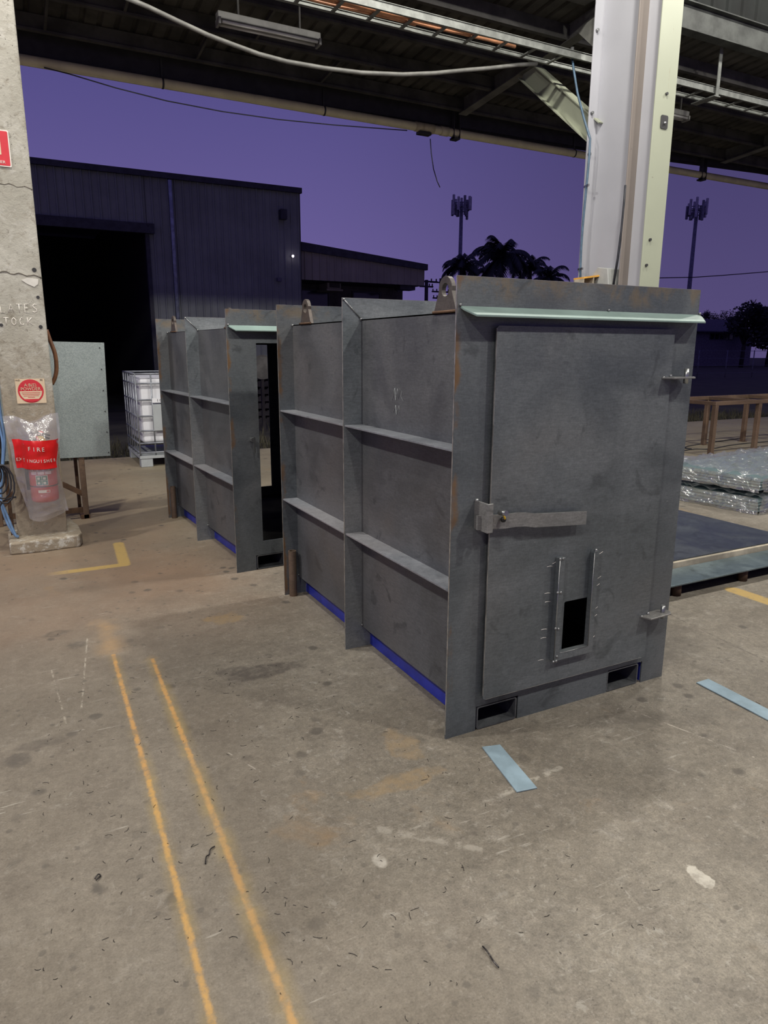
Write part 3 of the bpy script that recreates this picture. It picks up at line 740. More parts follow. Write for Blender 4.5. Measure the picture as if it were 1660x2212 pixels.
# location sign (partly out of frame)
fs = empty('location_sign', (0.012, 6.277, 3.03)); tag(fs, 'red fire extinguisher location sign high on the concrete column', 'sign')
b = B(); b.plate(rrect(-.135, .135, -.125, .125, .01), [], XZ(-.004), 0, .003); b.make('backing', 'white_print', fs)
b = B(); b.plate(rrect(-.127, .127, -.117, .117, .008), [], XZ(-.0052), 0, .001); b.make('red_field', 'red_print', fs)
b = B(); b.plate(rrect(-.075, .075, -.045, .105, .004), [], XZ(-.0064), 0, .001); b.make('picture', 'cream_print', fs)
b = B(); b.plate(rrect(-.022, .022, -.03, .06, .01), [], XZ(-.0074), 0, .0008); b.plate([(-.01, .06), (.01, .06), (.035, .085), (.03, .09), (0, .075), (-.01, .08)], [], XZ(-.0074), 0, .0008); b.make('symbol', 'red_print', fs)
lettering('lettering', 'FIRE', .028, 'white_print', fs, (0, -.0075, -.063), FACE)
lettering('lettering', 'EXTINGUISHER', .028, 'white_print', fs, (0, -.0075, -.095), FACE)
# powder identification sign
ps = empty('identification_sign', (0.110, 6.279, 1.268)); tag(ps, 'square cream sign with red powder disc on the concrete column', 'sign')
b = B(); b.plate(rrect(-.105, .105, -.096, .096, .004), [], XZ(-.004), 0, .003); b.make('backing', 'cream_print', ps)
b = B(); b.plate(circle(0, 0, .092, 32), [], XZ(-.005), 0, .0008); b.make('disc', 'red_print', ps)
b = B(); b.plate([(.080 * math.cos(a), .080 * math.sin(a)) for a in [math.radians(180 + k * 6) for k in range(31)] if True][:31], [], XZ(-.006), 0, .0008); b.make('lower_field', 'cream_print', ps)
b = B(); b.plate([(.062, -.062), (-.062, -.062), (-.045, -.078), (0, -.085), (.045, -.078)], [], XZ(-.007), 0, .0008); b.make('lower_band', 'red_print', ps)
lettering('lettering', 'A:B(E)', .034, 'cream_print', ps, (0, -.0065, .046), FACE)
lettering('lettering', 'POWDER', .034, 'cream_print', ps, (0, -.0065, .016), FACE)
for k in range(4):
    b = B(); hw = (.066, .062, .054, .025)[k]; b.plate(rect(-hw, hw, -.014 - k * .012, -.011 - k * .012), [], XZ(-.007), 0, .0008); b.make('small_print', 'red_print', ps)
lettering('lettering', 'IND', .018, 'black_print', ps, (-.085, -.0048, .084), FACE); lettering('lettering', 'RE', .018, 'black_print', ps, (.082, -.0048, .085), FACE)

# fire extinguisher in its clear cover
EX, EY = 0.130, 6.165
fe = empty('fire_extinguisher', (EX, EY, 0.40)); tag(fe, 'red fire extinguisher under a clear plastic cover on the concrete column', 'fire extinguisher')
b = B(); R_ = .102
prof = [(0.0, .085), (.008, .097), (.02, R_), (.36, R_), (.40, .085), (.435, .050), (.45, .022), (.47, .020)]
b.tube([(0, 0, z) for z, r in prof], [r for z, r in prof], 24); b.make('cylinder', 'red_paint', fe)
b = B(); b.tube([(0, 0, .128), (0, 0, .136)], .1035, 24); b.make('seam_band', 'black_print', fe)
b = B(); b.cyl((0, 0, .46), (0, 0, .52), .024, 12); b.bar((0, 0, .51), (.02, -.02, .555), .03, .03); b.make('valve', 'red_paint', fe)
b = B(); b.bar((-.01, -.01, .555), (.075, -.06, .53), .02, .008); b.bar((-.01, -.01, .535), (.07, -.055, .505), .02, .008); b.make('handle', 'black', fe)
b = B(); b.plate(rrect(.01, .052, .44, .53, .008), [], lambda u, v, t: (u + (v - .48) * -.5, -.075 + t, v), 0, .004); b.make('tag', 'yellow_plastic', fe)
b = B(); b.tube([(-.02, 0, .50), (-.07, -.02, .49), (-.115, -.01, .42), (-.116, -.01, .30), (-.114, 0, .10)], .012, 8); b.make('discharge_hose', 'black', fe)
b = B(); b.box(-.06, .06, .098, .115, .28, .33); b.make('wall_bracket', 'bracket_dark', fe)
def on_cyl(u, v, r): a = u * 1.3 / R_ - .20; return (r * math.sin(a), -r * math.cos(a), v)
def curved(name, u0, u1, v0, v1, mat, r=0.1032, n=6):
    b = B(); vs = []
    for i in range(n + 1):
        u = u0 + (u1 - u0) * i / n; vs.append((b.bm.verts.new(on_cyl(u, v0, r)), b.bm.verts.new(on_cyl(u, v1, r))))
    for i in range(n): b.bm.faces.new((vs[i][0], vs[i + 1][0], vs[i + 1][1], vs[i][1]))
    return b.make(name, mat, fe)
curved('instruction_label', -.030, .038, .142, .222, 'white_print', 0.1035)
for i in (0, 1):
    for j in (0, 1):
        curved('label_picture', -.026 + i * .032, .003 + i * .032, .146 + j * .037, .180 + j * .037, 'green_print', 0.1042)
        curved('label_picture', -.020 + i * .032, -.006 + i * .032, .152 + j * .037, .170 + j * .037, 'white_print', 0.1046, 3)
for i in range(3): curved('label_box', -.058 + i * .042, -.022 + i * .042, .228, .252, 'pink_print', 0.1037, 3)
for i in range(4): curved('label_mark', -.052 + i * .032, -.042 + i * .032, .258, .268, 'pink_print', 0.1037, 2)
curved('label_title', -.058, .055, .283, .288, 'pink_print', 0.1037)
curved('date_label', -.022, .044, .082, .104, 'white_print', 0.1035); curved('date_mark', .024, .041, .086, .100, 'red_print', 0.1041, 3)

# clear bag: front sheet draped over the bottle, back sheet flat
bagroot = empty('plastic_cover', (0.10, 6.20, 0.22)); tag(bagroot, 'clear plastic bag cover with red band hung over the fire extinguisher', 'plastic cover')
left = [(5, 900), (12, 935), (22, 965), (27, 1000), (36, 1040), (48, 1070), (57, 1095), (64, 1112)]
rght = [(126, 892), (130, 930), (129, 965), (123, 995), (130, 1030), (138, 1060), (144, 1085), (149, 1104)]
NV, NU = 36, 28
def lerp_pts(P, t):
    k = t * (len(P) - 1); i = min(int(k), len(P) - 2); f = k - i
    return (P[i][0] + (P[i + 1][0] - P[i][0]) * f, P[i][1] + (P[i + 1][1] - P[i][1]) * f)
def bag_point(s_, t, off=0.0):
    l, r = lerp_pts(left, t), lerp_pts(rght, t)
    px = l[0] + (r[0] - l[0]) * s_; py = l[1] + (r[1] - l[1]) * s_
    if t < .15: py += (1 - t / .15) * 17 * math.exp(-((s_ - .53) / .22) ** 2)
    if t > .9: py += (t - .9) / .1 * 12 * math.exp(-((s_ - .25) / .4) ** 2)
    p = atY(px, py, 6.16)
    dx = (p.x - EX) / .135
    bul = math.sqrt(max(0, 1 - dx * dx)) if abs(dx) < 1 else 0
    low = .80 + .20 * min(1, max(0, (1 - t) * 4))
    y = 6.20 - .168 * bul * low * (1 - .55 * max(0, (.25 - t) / .25))
    wr = .010 * math.sin(s_ * 19 + t * 23) * max(0, .45 - t) * 2 + .006 * math.sin(s_ * 41 - t * 30) * max(0, .5 - t) * 2 + .003 * math.sin(t * 60 + s_ * 8)
    return (p.x - .10, y + wr + off - 6.20, p.z - .22)
def bag_sheet(name, mat, s0, s1, t0, t1, off, nu, nv, wav=False):
    b = B(); g = []
    for j in range(nv + 1):
        row = []
        for i in range(nu + 1):
            s_ = s0 + (s1 - s0) * i / nu; t = t0 + (t1 - t0) * j / nv
            row.append(b.bm.verts.new(bag_point(s_, t, off)))
        g.append(row)
    for j in range(nv):
        for i in range(nu):
            f = b.bm.faces.new((g[j][i], g[j][i + 1], g[j + 1][i + 1], g[j + 1][i])); f.smooth = True
    return b.make(name, mat, bagroot)
bag_sheet('front_sheet', 'bag', 0, 1, 0, 1, 0, NU, NV)
b = B(); g = []
for j in range(9):
    l, r = lerp_pts(left, j / 8), lerp_pts(rght, j / 8)
    row = []
    for i in range(9):
        q = bag_point(i / 8, j / 8); row.append(b.bm.verts.new((q[0], .055 if 0 < i < 8 else q[1], q[2])))
    g.append(row)
for j in range(8):
    for i in range(8): b.bm.faces.new((g[j][i], g[j + 1][i], g[j + 1][i + 1], g[j][i + 1])).smooth = True
b.make('back_sheet', 'bag', bagroot)
band = bag_sheet('red_band', 'red_band', .07, .97, .215, .475, -.004, 20, 10)
def band_text(txt, s0, s1, t, size):
    n = len(txt)
    for i, ch in enumerate(txt):
        s_ = s0 + (s1 - s0) * (i + .5) / n
        q = bag_point(s_, t, -.008); q2 = bag_point(s_ + .02, t, -.008)
        a = math.atan2(q2[1] - q[1], q2[0] - q[0])
        lettering('lettering', ch, size, 'white_print', bagroot, q, (math.pi / 2, 0, a))
band_text('FIRE', .33, .70, .295, .046); band_text('EXTINGUISHER', .08, .96, .405, .036)

# hoses and leads hanging left of the column
hz = [((-.14, 6.34, 1.62), (-.125, 6.34, 1.43), (-.12, 6.33, 1.1), (-.115, 6.32, .87), (-.16, 6.31, .62), (-.19, 6.30, .40), (-.17, 6.28, .24), (-.125, 6.26, .125), (-.10, 6.22, .115), (-.115, 6.2, .13), (-.15, 6.22, .26), (-.19, 6.24, .42)),
      ((-.17, 6.38, 1.58), (-.155, 6.38, 1.3), (-.14, 6.36, 1.02), (-.13, 6.34, .86), (-.15, 6.33, .70), (-.17, 6.33, .6))]
hb = empty('blue_hose', hz[0][0]); tag(hb, 'looped blue air hose hanging beside the concrete column', 'hose')
def smooth_path(P, k=4):
    P = [Vector(p) for p in P]; out = []
    for i in range(len(P) - 1):
        p0, p1, p2, p3 = P[max(i - 1, 0)], P[i], P[i + 1], P[min(i + 2, len(P) - 1)]
        for j in range(k):
            t = j / k
            out.append(.5 * ((2 * p1) + (p2 - p0) * t + (2 * p0 - 5 * p1 + 4 * p2 - p3) * t * t + (3 * p1 - p0 - 3 * p2 + p3) * t ** 3))
    out.append(P[-1]); return out
for h in hz:
    b = B(); b.tube([p - Vector(hz[0][0]) for p in smooth_path(h)], .010, 8); b.make('hose', 'hose_blue', hb)
cl = empty('cable_coil', (-.185, 6.20, .64)); tag(cl, 'coil of dark power lead hanging by the concrete column', 'cable')
for k in range(5):
    b = B(); a = .055 + .012 * k; zc = -.02 * k
    b.tube([(a * .75 * math.cos(q * .4488) + .012 * k - .02, -.012 * k, zc + a * 1.5 * math.sin(q * .4488)) for q in range(14)], .007, 6, closed=True)
    b.make('lead_loop', 'cable_dark', cl)
b = B(); b.tube([p for p in smooth_path([(-.02, -.02, .08), (-.01, -.02, .4), (-.03, 0, .8), (-.05, 0, 1.0)])], .007, 6); b.make('lead', 'cable_dark', cl)
b = B(); b.tube(smooth_path([(-.24, 6.22, .17), (-.20, 6.2, .38), (-.14, 6.2, .43), (-.08, 6.21, .44)]), .008, 6)
tag(b.make('black_lead', 'cable_dark'), 'black lead arching out beside the foot of the concrete column', 'cable')
b = B(); b.tube(smooth_path([atY(px, py, 6.72) for px, py in ((100, 712), (108, 735), (119, 765), (122, 795), (119, 815), (112, 830))]), .017, 8)
tag(b.make('brown_hose', 'hose_brown'), 'brown hose loop curving out from behind the concrete column', 'hose')
b = B(); b.box(-.150, -.122, 6.36, 6.39, 0, .62); tag(b.make('rusty_bar', 'rust_dark'), 'upright rusty bar standing at the left edge of the column foot', 'steel bar')

# ================================================================== GALVANISED PANEL ON STAND
gs = empty('sheet_metal_screen', (.35, 7.12, 0)); tag(gs, 'galvanised sheet screen on a rusty steel stand behind the concrete column', 'screen')
b = B(); b.plate([(-.50, .605), (.400, .596), (.427, 1.652), (-.50, 1.668)], [], XZ(0), 0, .003); b.make('sheet', 'galv', gs)
for k in range(6):
    for u in (.385, -.2):
        b = B(); b.cyl((u, -.004, .63 + k * .195), (u, 0, .63 + k * .195), .006, 6); b.make('screw', 'bracket_dark', gs)
b = B(); b.box(.115, .165, .01, .06, 0, 1.55); b.make('leg', 'rust_frame', gs, .004)
b = B(); b.box(.09, .12, .30, .35, 0, 1.55); b.make('leg', 'rust_dark', gs, .004)
b = B(); b.box(-.62, -.57, .01, .06, 0, 1.55); b.make('leg', 'rust_frame', gs, .004)
b = B(); b.bar((.13, .035, .24), (-.28, .035, .50), .035, .045); b.make('brace', 'rust_dark', gs)
b = B(); b.bar((-.60, .035, .14), (-.28, .035, .50), .035, .045); b.make('brace', 'rust_dark', gs)
b = B(); b.box(.09, .17, .01, .40, 0, .04); b.make('foot', 'rust_dark', gs)
b = B(); b.box(-.62, .165, .03, .05, .06, .11); b.make('cross_bar', 'rust_dark', gs)

# ================================================================== IBC TOTE
ib = empty('water_tank', (1.44, 10.0, 0)); tag(ib, 'white caged bulk liquid tank standing at the slab edge', 'liquid tank')
b = B(); b.box(.05, .97, .05, 1.05, .33, 1.22); b.make('tank', 'white_panel_paint', ib, .04, 3)
WX, WY = 1.02, 1.10
def cage(p, q, name='cage_tube', r=.011):
    b = B(); b.cyl(p, q, r, 6); b.make(name, 'cage_gal', ib)
for i in range(6):
    X = WX * i / 5; cage((X, 0, .16), (X, 0, 1.26))
    Y = WY * i / 5
    if i: cage((0, Y, .16), (0, Y, 1.26))
for z in (.20, .33, .50, .70, .92, 1.14, 1.27):
    cage((0, 0, z), (WX, 0, z), r=.013); cage((0, 0, z), (0, WY, z), r=.013)
cage((0, WY, 1.27), (WX, WY, 1.27)); cage((WX, 0, 1.27), (WX, WY, 1.27))
b = B(); b.plate(rect(.20, .52, .50, .86), [], XZ(-.02), 0, .004); b.make('label_plate', 'grey_label', ib)
b = B(); b.plate(rect(.20, .52, .88, .94), [], XZ(-.02), 0, .004); b.make('label_plate', 'white_panel_paint', ib)
lettering('lettering', '1 0 8 0', .05, 'black_print', ib, (.33, -.022, .91), FACE)
b = B(); b.box(-.01, 1.03, -.01, 1.11, .12, .16); b.make('pallet_deck', 'grey_label', ib)
for X in (0, .42, .88):
    for Y in (0, .95):
        b = B(); b.box(X, X + .16, Y, Y + .15, 0, .12); b.make('pallet_foot', 'grey_label', ib, .006)

# ================================================================== STEEL CONTAINERS
W_, D_, H_ = 1.288, 2.0, 1.862
def container(name, loc, rz, label, with_door):
    t = empty(name, loc, rz); tag(t, label, 'steel container')
    out = [(0, 0), (.150, 0), (.150, .112), (.376, .112), (.376, 0), (.913, 0), (.913, .112), (1.138, .112), (1.138, 0), (W_, 0), (W_, H_), (0, H_)]
    door_hole = rect(.208, 1.072, .215, 1.64)
    b = B(); b.plate(out, [door_hole], XZ(0), 0, .008); b.make('front_frame', 'steel_edge', t)
    b = B(); b.plate(out, [door_hole], XZ(D_ - .008), 0, .008); o = b.make('rear_frame', 'steel_edge', t)
    # mid rib ring
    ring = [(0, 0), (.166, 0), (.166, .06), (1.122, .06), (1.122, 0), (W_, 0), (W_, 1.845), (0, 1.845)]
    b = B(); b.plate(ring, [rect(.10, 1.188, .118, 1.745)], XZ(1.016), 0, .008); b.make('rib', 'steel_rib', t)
    for sx in (0, 1):            # mitre welds on the rib corners
        b = B(); X0, X1 = (.006, .098) if sx == 0 else (W_ - .006, W_ - .098)
        b.tube([(X0, 1.014, 1.838), (X1, 1.014, 1.748)], .0035, 6); b.ball((X1, 1.012, 1.746), .008, 8); b.ball((X0, 1.014, 1.838), .006, 8); b.make('weld_bead', 'steel_bright', t)
    # side sheets, roof, floor
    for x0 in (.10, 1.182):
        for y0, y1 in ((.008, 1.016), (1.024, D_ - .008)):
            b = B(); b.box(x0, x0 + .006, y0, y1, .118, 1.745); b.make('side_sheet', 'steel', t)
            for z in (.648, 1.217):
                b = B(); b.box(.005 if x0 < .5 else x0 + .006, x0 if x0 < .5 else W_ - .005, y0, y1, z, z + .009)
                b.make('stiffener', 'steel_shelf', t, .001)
    b = B(); b.box(.10, 1.188, .008, D_ - .008, 1.739, 1.745); b.make('roof_sheet', 'steel', t)
    b = B(); b.box(.106, 1.182, .008, D_ - .008, .113, .118); b.make('floor_sheet', 'gap_shade', t)
    # fork pockets: rounded tubes running through, and painted skid rails
    for x0, x1 in ((.156, .368), (.908, 1.112)):
        b = B(); b.plate(rrect(x0, x1, .003, .109, .012), [rrect(x0 + .006, x1 - .006, .009, .103, .008)], XZ(-.001), 0, D_); b.make('fork_pocket', 'steel', t)
    for xa in (.150, 1.1415):
        b = B(); b.box(xa, xa + .004, .009, D_ - .009, .004, .10); r = b.make('skid_rail', 'blue_paint', t); r['label'] = 'blue painted skid rail'
    # lifting lugs
    for xa in (.096, 1.172):
        for yc, m in ((.235, 1), (1.765, -1)):
            arc = [(yc + .050 * math.cos(math.radians(a)), 1.835 + .050 * math.sin(math.radians(a))) for a in range(-10, 191, 20)]
            ol = [(yc + .085, 1.745)] + arc + [(yc - .085, 1.745)]
            b = B(); b.plate(ol, [circle(yc, 1.832, .025, 16)], lambda u, v, q: (xa + q, u, v), 0, .02)
            lg = b.make('lifting_lug', 'steel_lug', t, .0015); lg['label'] = 'brown lifting lug with round eye'
            b = B(); b.tube([(xa - .002, yc - .085, 1.748), (xa - .002, yc + .085, 1.748)], .006, 6); b.make('weld_bead', 'rust_dark', lg)
    # drip ledge above the doorway
    def ledge(xa, xb, nm):
        b = B(); b.plate([(xa, 0), (xa + .004, -.02), (xa + .032, -.062), (xb - .030, -.062), (xb - .002, -.02), (xb, 0)], [], lambda u, v, q: (u, v, 1.757 + v * .52 + q), -.008, 0)
        o = b.make(nm, 'steel_flash', t, .0012); o['label'] = 'sloping drip ledge in lit pale green'
        w1 = B()
        for fx in (.0, .57, 1.0): w1.ball((xa + (xb - xa) * fx, -.003, 1.760), .006, 8)
        w1.make('weld_bead', 'steel_bright', o)
    ledge(.014, W_ + .006, 'drip_ledge')
    # socket tube on the rear corner, weld beads at panel corners
    b = B(); b.plate(circle(.047, 1.962, .026, 18), [circle(.047, 1.962, .020, 18)], lambda u, v, q: (u, v, q), 0, .31)
    s = b.make('socket_tube', 'tube_brown', t); s['label'] = 'short brown open tube at the rear corner'
    b = B(); b.ball((.099, 1.990, 1.742), .008, 8); b.ball((.098, 1.012, .128), .007, 8); b.ball((.099, 1.988, .128), .006, 8); b.make('weld_bead', 'steel_bright', t)
    # bright sheared edge down the outer corners of the front frame and rib
    b = B(); b.box(-.0012, 0, .001, .007, .02, H_); b.box(0, W_, .001, .007, H_, H_ + .0012); b.make('sheared_edge', 'edge_bright', t)
    b = B(); b.box(-.0012, 0, 1.0165, 1.0235, .0, 1.845); b.box(0, W_, 1.0165, 1.0235, 1.845, 1.8462); b.make('sheared_edge', 'edge_bright', t)
    b = B(); b.box(-.0012, 0, D_ - .007, D_ - .001, .02, H_); b.box(0, W_, D_ - .007, D_ - .001, H_, H_ + .0012); b.make('sheared_edge', 'edge_bright', t)
    if with_door:
        hole = rrect(.586, .737, .296, .523, .008)
        b = B(); b.plate(rrect(.166, 1.120, .152, 1.689, .012), [hole], XZ(-.026), 0, .006)
        d = b.make('door', 'steel_door', t)
        b = B()
        for u0, u1, v0, v1 in ((.19, .194, .18, 1.66), (1.09, 1.094, .18, 1.66), (.19, 1.09, 1.656, 1.66), (.19, 1.09, .18, .184)): b.box(u0, u1, -.020, -.001, v0, v1)
        b.make('door_return', 'gap_shade', d)  # shade in the gap behind the door put into its dark colour
        b = B(); b.box(.1655, .167, -.0262, -.0198, .17, 1.68); b.box(.18, 1.10, -.0262, -.0198, .1512, .1527); b.make('sheared_edge', 'edge_bright', d)
        # slide guide: U of flat bar
        U = [(.520, .262), (.748, .262), (.748, .732), (.738, .744), (.722, .744), (.716, .735), (.716, .298), (.553, .298), (.553, .738), (.520, .738)]
        b = B(); b.plate(U, [], XZ(-.052), 0, .026); g = b.make('slide_guide', 'steel_door', d, .002); g['label'] = 'raised U-shaped slide guide round the floor hatch'
        b = B()
        for q in ((.521, .735), (.537, .735), (.519, .585), (.536, .583), (.519, .42), (.536, .415), (.519, .264), (.535, .264), (.537, .285)): b.ball((q[0], -.052, q[1]), .0065, 8)
        b.ball((.730, -.045, .745), .008, 8); b.make('weld_bead', 'steel_bright', g)
        b = B(); b.tube([(.521, -.0525, .27), (.521, -.0525, .735)], .0022, 5); b.tube([(.717, -.0525, .30), (.717, -.0525, .735)], .0016, 5); b.tube([(.553, -.0525, .298), (.716, -.0525, .298)], .0016, 5); b.make('bright_edge', 'steel_bright', g)
        b = B()
        for u, v, sg in ((.52, .71, 1), (.49, .70, -1), (.485, .58, -1), (.49, .54, -1), (.478, .415, -1), (.478, .375, -1), (.47, .272, -1), (.775, .715, 1), (.775, .60, 1), (.770, .565, 1), (.770, .455, 1), (.768, .418, 1), (.765, .315, 1)):
            b.tube([(u + i * .008 - .016, -.0266, v + .0012 * i * i * (-1 if sg < 0 else 1) * .35 + i * .0012) for i in range(5)], .0011, 4)
        b.make('chalk_tick', 'chalk', d)
        # hinges
        for z, xo in ((.372, 0), (1.487, .0)):
            b = B(); b.plate([(1.062, -.026), (1.080, -.078), (1.225, -.070), (1.245, -.045), (1.245, -.026), (1.20, -.004), (1.11, -.004), (1.11, -.026)], [], lambda u, v, q: (u + xo, v, z + q), -.008, 0)
            h = b.make('hinge_plate', 'steel_grey', d, .0015)
            b = B(); b.cyl((1.200 + xo, -.040, z - .03), (1.200 + xo, -.040, z + .035), .011, 12); b.ball((1.070, -.03, z - .003), .007, 8); b.ball((1.115, -.028, z + .004), .007, 8)
            b.make('hinge_pin', 'steel_bright', h)
        # slam latch
        b = B(); prof = [(.092, -.056), (.26, -.056), (.30, -.058), (.345, -.064), (.645, -.064)]
        top = [(.092, .969), (.16, .968), (.26, .958), (.30, .957), (.345, .952), (.645, .932)]
        vs = []
        for i in range(13):
            u = .090 + (.645 - .090) * i / 12
            yy = -.050 - .012 * (1 if u > .33 else max(0, (u - .22) / .11))
            zt = .969 - (u - .09) * .066 + (.006 if .25 < u < .33 else 0)
            vs.append([b.bm.verts.new(v) for v in ((u, yy, zt - .057), (u, yy, zt), (u, yy + .010, zt), (u, yy + .010, zt - .057))])
        for i in range(12):
            for k in range(4): b.bm.faces.new((vs[i][k], vs[i + 1][k], vs[i + 1][(k + 1) % 4], vs[i][(k + 1) % 4]))
        b.bm.faces.new(vs[0]); b.bm.faces.new(vs[-1][::-1])
        lb = b.make('latch_bar', 'steel_grey', t); lb['label'] = 'long flat latch bar across the door'
        b = B(); b.cyl((.595, -.052, .905), (.595, -.024, .905), .012, 10); b.make('pivot', 'steel_bright', lb)
        b = B(); b.box(.106, .114, -.085, 0, .905, 1.022); b.box(.106, .134, -.092, -.084, .905, 1.022); kb = b.make('latch_keeper', 'steel_grey', t, .002)
        b = B(); b.ball((.115, -.004, 1.02), .009, 8); b.ball((.118, -.004, .972), .008, 8); b.make('weld_bead', 'steel_bright', kb)
        b = B(); b.cyl((.178, -.115, .984), (.178, -.072, .978), .011, 12); b.make('pull_pin', 'steel_bright', lb)
        b = B(); b.tube(smooth_path([(.182, -.085, .975), (.190, -.088, .962), (.200, -.078, .952)]), .004, 6); b.make('chain', 'yellow_plastic', lb)
        b = B(); b.ball((.205, -.062, .945), .012, 10); b.make('latch_bolt', 'black', lb)
    else:
        b = B(); b.plate([(.128, .985), (.150, .995), (.160, .985), (.158, .885), (.150, .880), (.146, .955), (.132, .962)], [], XZ(-.05), 0, .012)
        b.box(.132, .150, -.045, 0, .965, .985); b.make('latch_keeper', 'steel_bright', t)
    return t
A = atZ(963, 1597, 0)
c1 = container('steel_container', (A.x, A.y, 0), 0.0, 'bare steel container with closed latched door, the nearer of two', True)
# chalk scribble on the near side sheet
b = B(); 
for i, ln in enumerate(([(.0, .0), (.02, .05), (.03, .0), (.045, .05)], [(.05, .01), (.06, .05), (.08, .04), (.07, .02), (.09, .0)], [(.01, -.05), (.03, -.02), (.035, -.06), (.055, -.02), (.06, -.05)])):
    b.tube([(.0985, .68 - u * 1.2, 1.37 + v * 1.1) for u, v in ln], .0011, 4)
b.make('chalk_writing', 'grey_label', c1)
Bp = atZ(513, 1238, 0)
c2 = container('steel_container', (Bp.x, Bp.y, 0), math.radians(3.14), 'bare steel container with open doorway standing behind the nearer one', False)

# ================================================================== FLAT BARS ON THE FLOOR
def flat_bar(pts, label, name='steel_strip', th=.006):
    P = [atZ(px, py, th) for px, py in pts]; c = sum(P, Vector()) / 4
    b = B(); b.plate([(p.x - c.x, p.y - c.y) for p in P], [], lambda u, v, t: (u, v, t), 0, th)
    o = b.make(name, 'strip_lit', None, .001, loc=(c.x, c.y, 0.0005)); tag(o, label, 'steel strip'); return o
flat_bar([(1042, 1613), (1081, 1608), (1161, 1701), (1117, 1710)], 'short steel strip in lit pale blue on the floor in front of the near container')
P1, P2 = atZ(1505, 1474, .006), atZ(1531, 1466, .006); dv = Vector((-.035, -.66, 0))
b = B(); b.plate([(P1.x, P1.y), (P2.x, P2.y), (P2.x + dv.x, P2.y + dv.y), (P1.x + dv.x, P1.y + dv.y)], [], lambda u, v, t: (u, v, t), .0005, .0065)
tag(b.make('steel_strip', 'strip_lit', None, .001), 'long steel strip in lit pale blue on the floor right of the containers', 'steel strip')

# ================================================================== RIGHT-HAND STOCK
ch = empty('channel_beam', (4.6, 3.11, 0)); tag(ch, 'pale blue steel channel beam lying on short feet right of the container', 'steel beam')
b = B(); b.box(-1.2, 2.6, -.13, .13, .088, .10); b.make('top_face', 'beam_blue', ch, .002)
b = B(); b.box(-1.2, 2.6, .0, .12, .015, .088); b.make('web', 'gap_shade', ch)  # recess shade below the top face put in as black
for X in (-.80, -.12, .9, 1.9):
    b = B(); b.cyl((X, -.07, 0), (X, -.07, .088), .035, 12); b.make('foot', 'rust_dark', ch)
b = B(); b.box(3.4, 7.2, 3.243, 3.30, .06, .142); tag(b.make('timber_batten', 'timber', None, .004), 'long pale timber batten under the dark steel plate', 'timber')
b = B(); b.box(3.4, 5.36, 4.28, 4.36, .0, .142); tag(b.make('timber_batten', 'timber', None, .004), 'timber batten under the far edge of the dark steel plate', 'timber')
b = B(); b.box(3.3, 7.2, 3.243, 3.30, .0, .06); tag(b.make('steel_bearer', 'rust_dark'), 'dark steel bearer on the floor below the long timber batten', 'steel bar')
b = B(); b.box(3.45, 5.385, 3.262, 4.40, .142, .152); tag(b.make('steel_plate', 'plate_blue', None, .001), 'large flat dark blue-grey steel plate on timber battens', 'steel plate')

def pack(name, label, x0, y0, z0, lx, ly, h, rz, seed, sheets):
    rnd = random.Random(seed)
    t = empty(name, (x0, y0, z0), rz); tag(t, label, 'sheet pack')
    for k in range(sheets):
        zz = .02 + (h - .04) * k / sheets
        b = B(); b.box(.03, lx - .03, .03, ly - .03, zz, zz + (h - .05) / sheets - .006); b.make('sheet', 'sheet_teal', t)
    nx, ny, nz = 44, 24, 6
    b = B(); grid = {}
    def jit(p, n_):
        a = .028
        f = math.sin(p[0] * 17 + seed) * math.sin(p[1] * 23 + p[2] * 9) + math.sin(p[0] * 41 + p[1] * 31 + p[2] * 25 + seed)
        return tuple(max(c + n_[i] * a * (.5 + f * .5 + rnd.uniform(-.35, .6)), .004 if i == 2 else -9) for i, c in enumerate(p))
    def face(fn, nu, nv, n_):
        g = [[b.bm.verts.new(jit(fn(i / nu, j / nv), n_)) for i in range(nu + 1)] for j in range(nv + 1)]
        for j in range(nv):
            for i in range(nu): b.bm.faces.new((g[j][i], g[j][i + 1], g[j + 1][i + 1], g[j + 1][i])).smooth = True
    face(lambda u, v: (lx * u, ly * v, h), nx, ny, (0, 0, 1))
    face(lambda u, v: (lx * u, 0, h * v), nx, nz, (0, -1, 0))
    face(lambda u, v: (lx * u, ly, h * v), nx, nz, (0, 1, 0))
    face(lambda u, v: (0, ly * u, h * v), ny, nz, (-1, 0, 0))
    face(lambda u, v: (lx, ly * u, h * v), ny, nz, (1, 0, 0))
    bmesh.ops.remove_doubles(b.bm, verts=b.bm.verts[:], dist=.012)
    b.make('plastic_wrap', 'wrap', t)
    return t
pack('wrapped_sheet_pack', 'lower pack of steel sheets in crinkled clear wrap on the floor', 6.46, 4.30, 0.0, 3.0, 1.25, .17, math.radians(7), 3, 4)
pack('wrapped_sheet_pack', 'upper clear-wrapped sheet pack lying on top of another pack', 6.455, 4.30, .222, 3.1, 1.2, .155, math.radians(5), 8, 4)

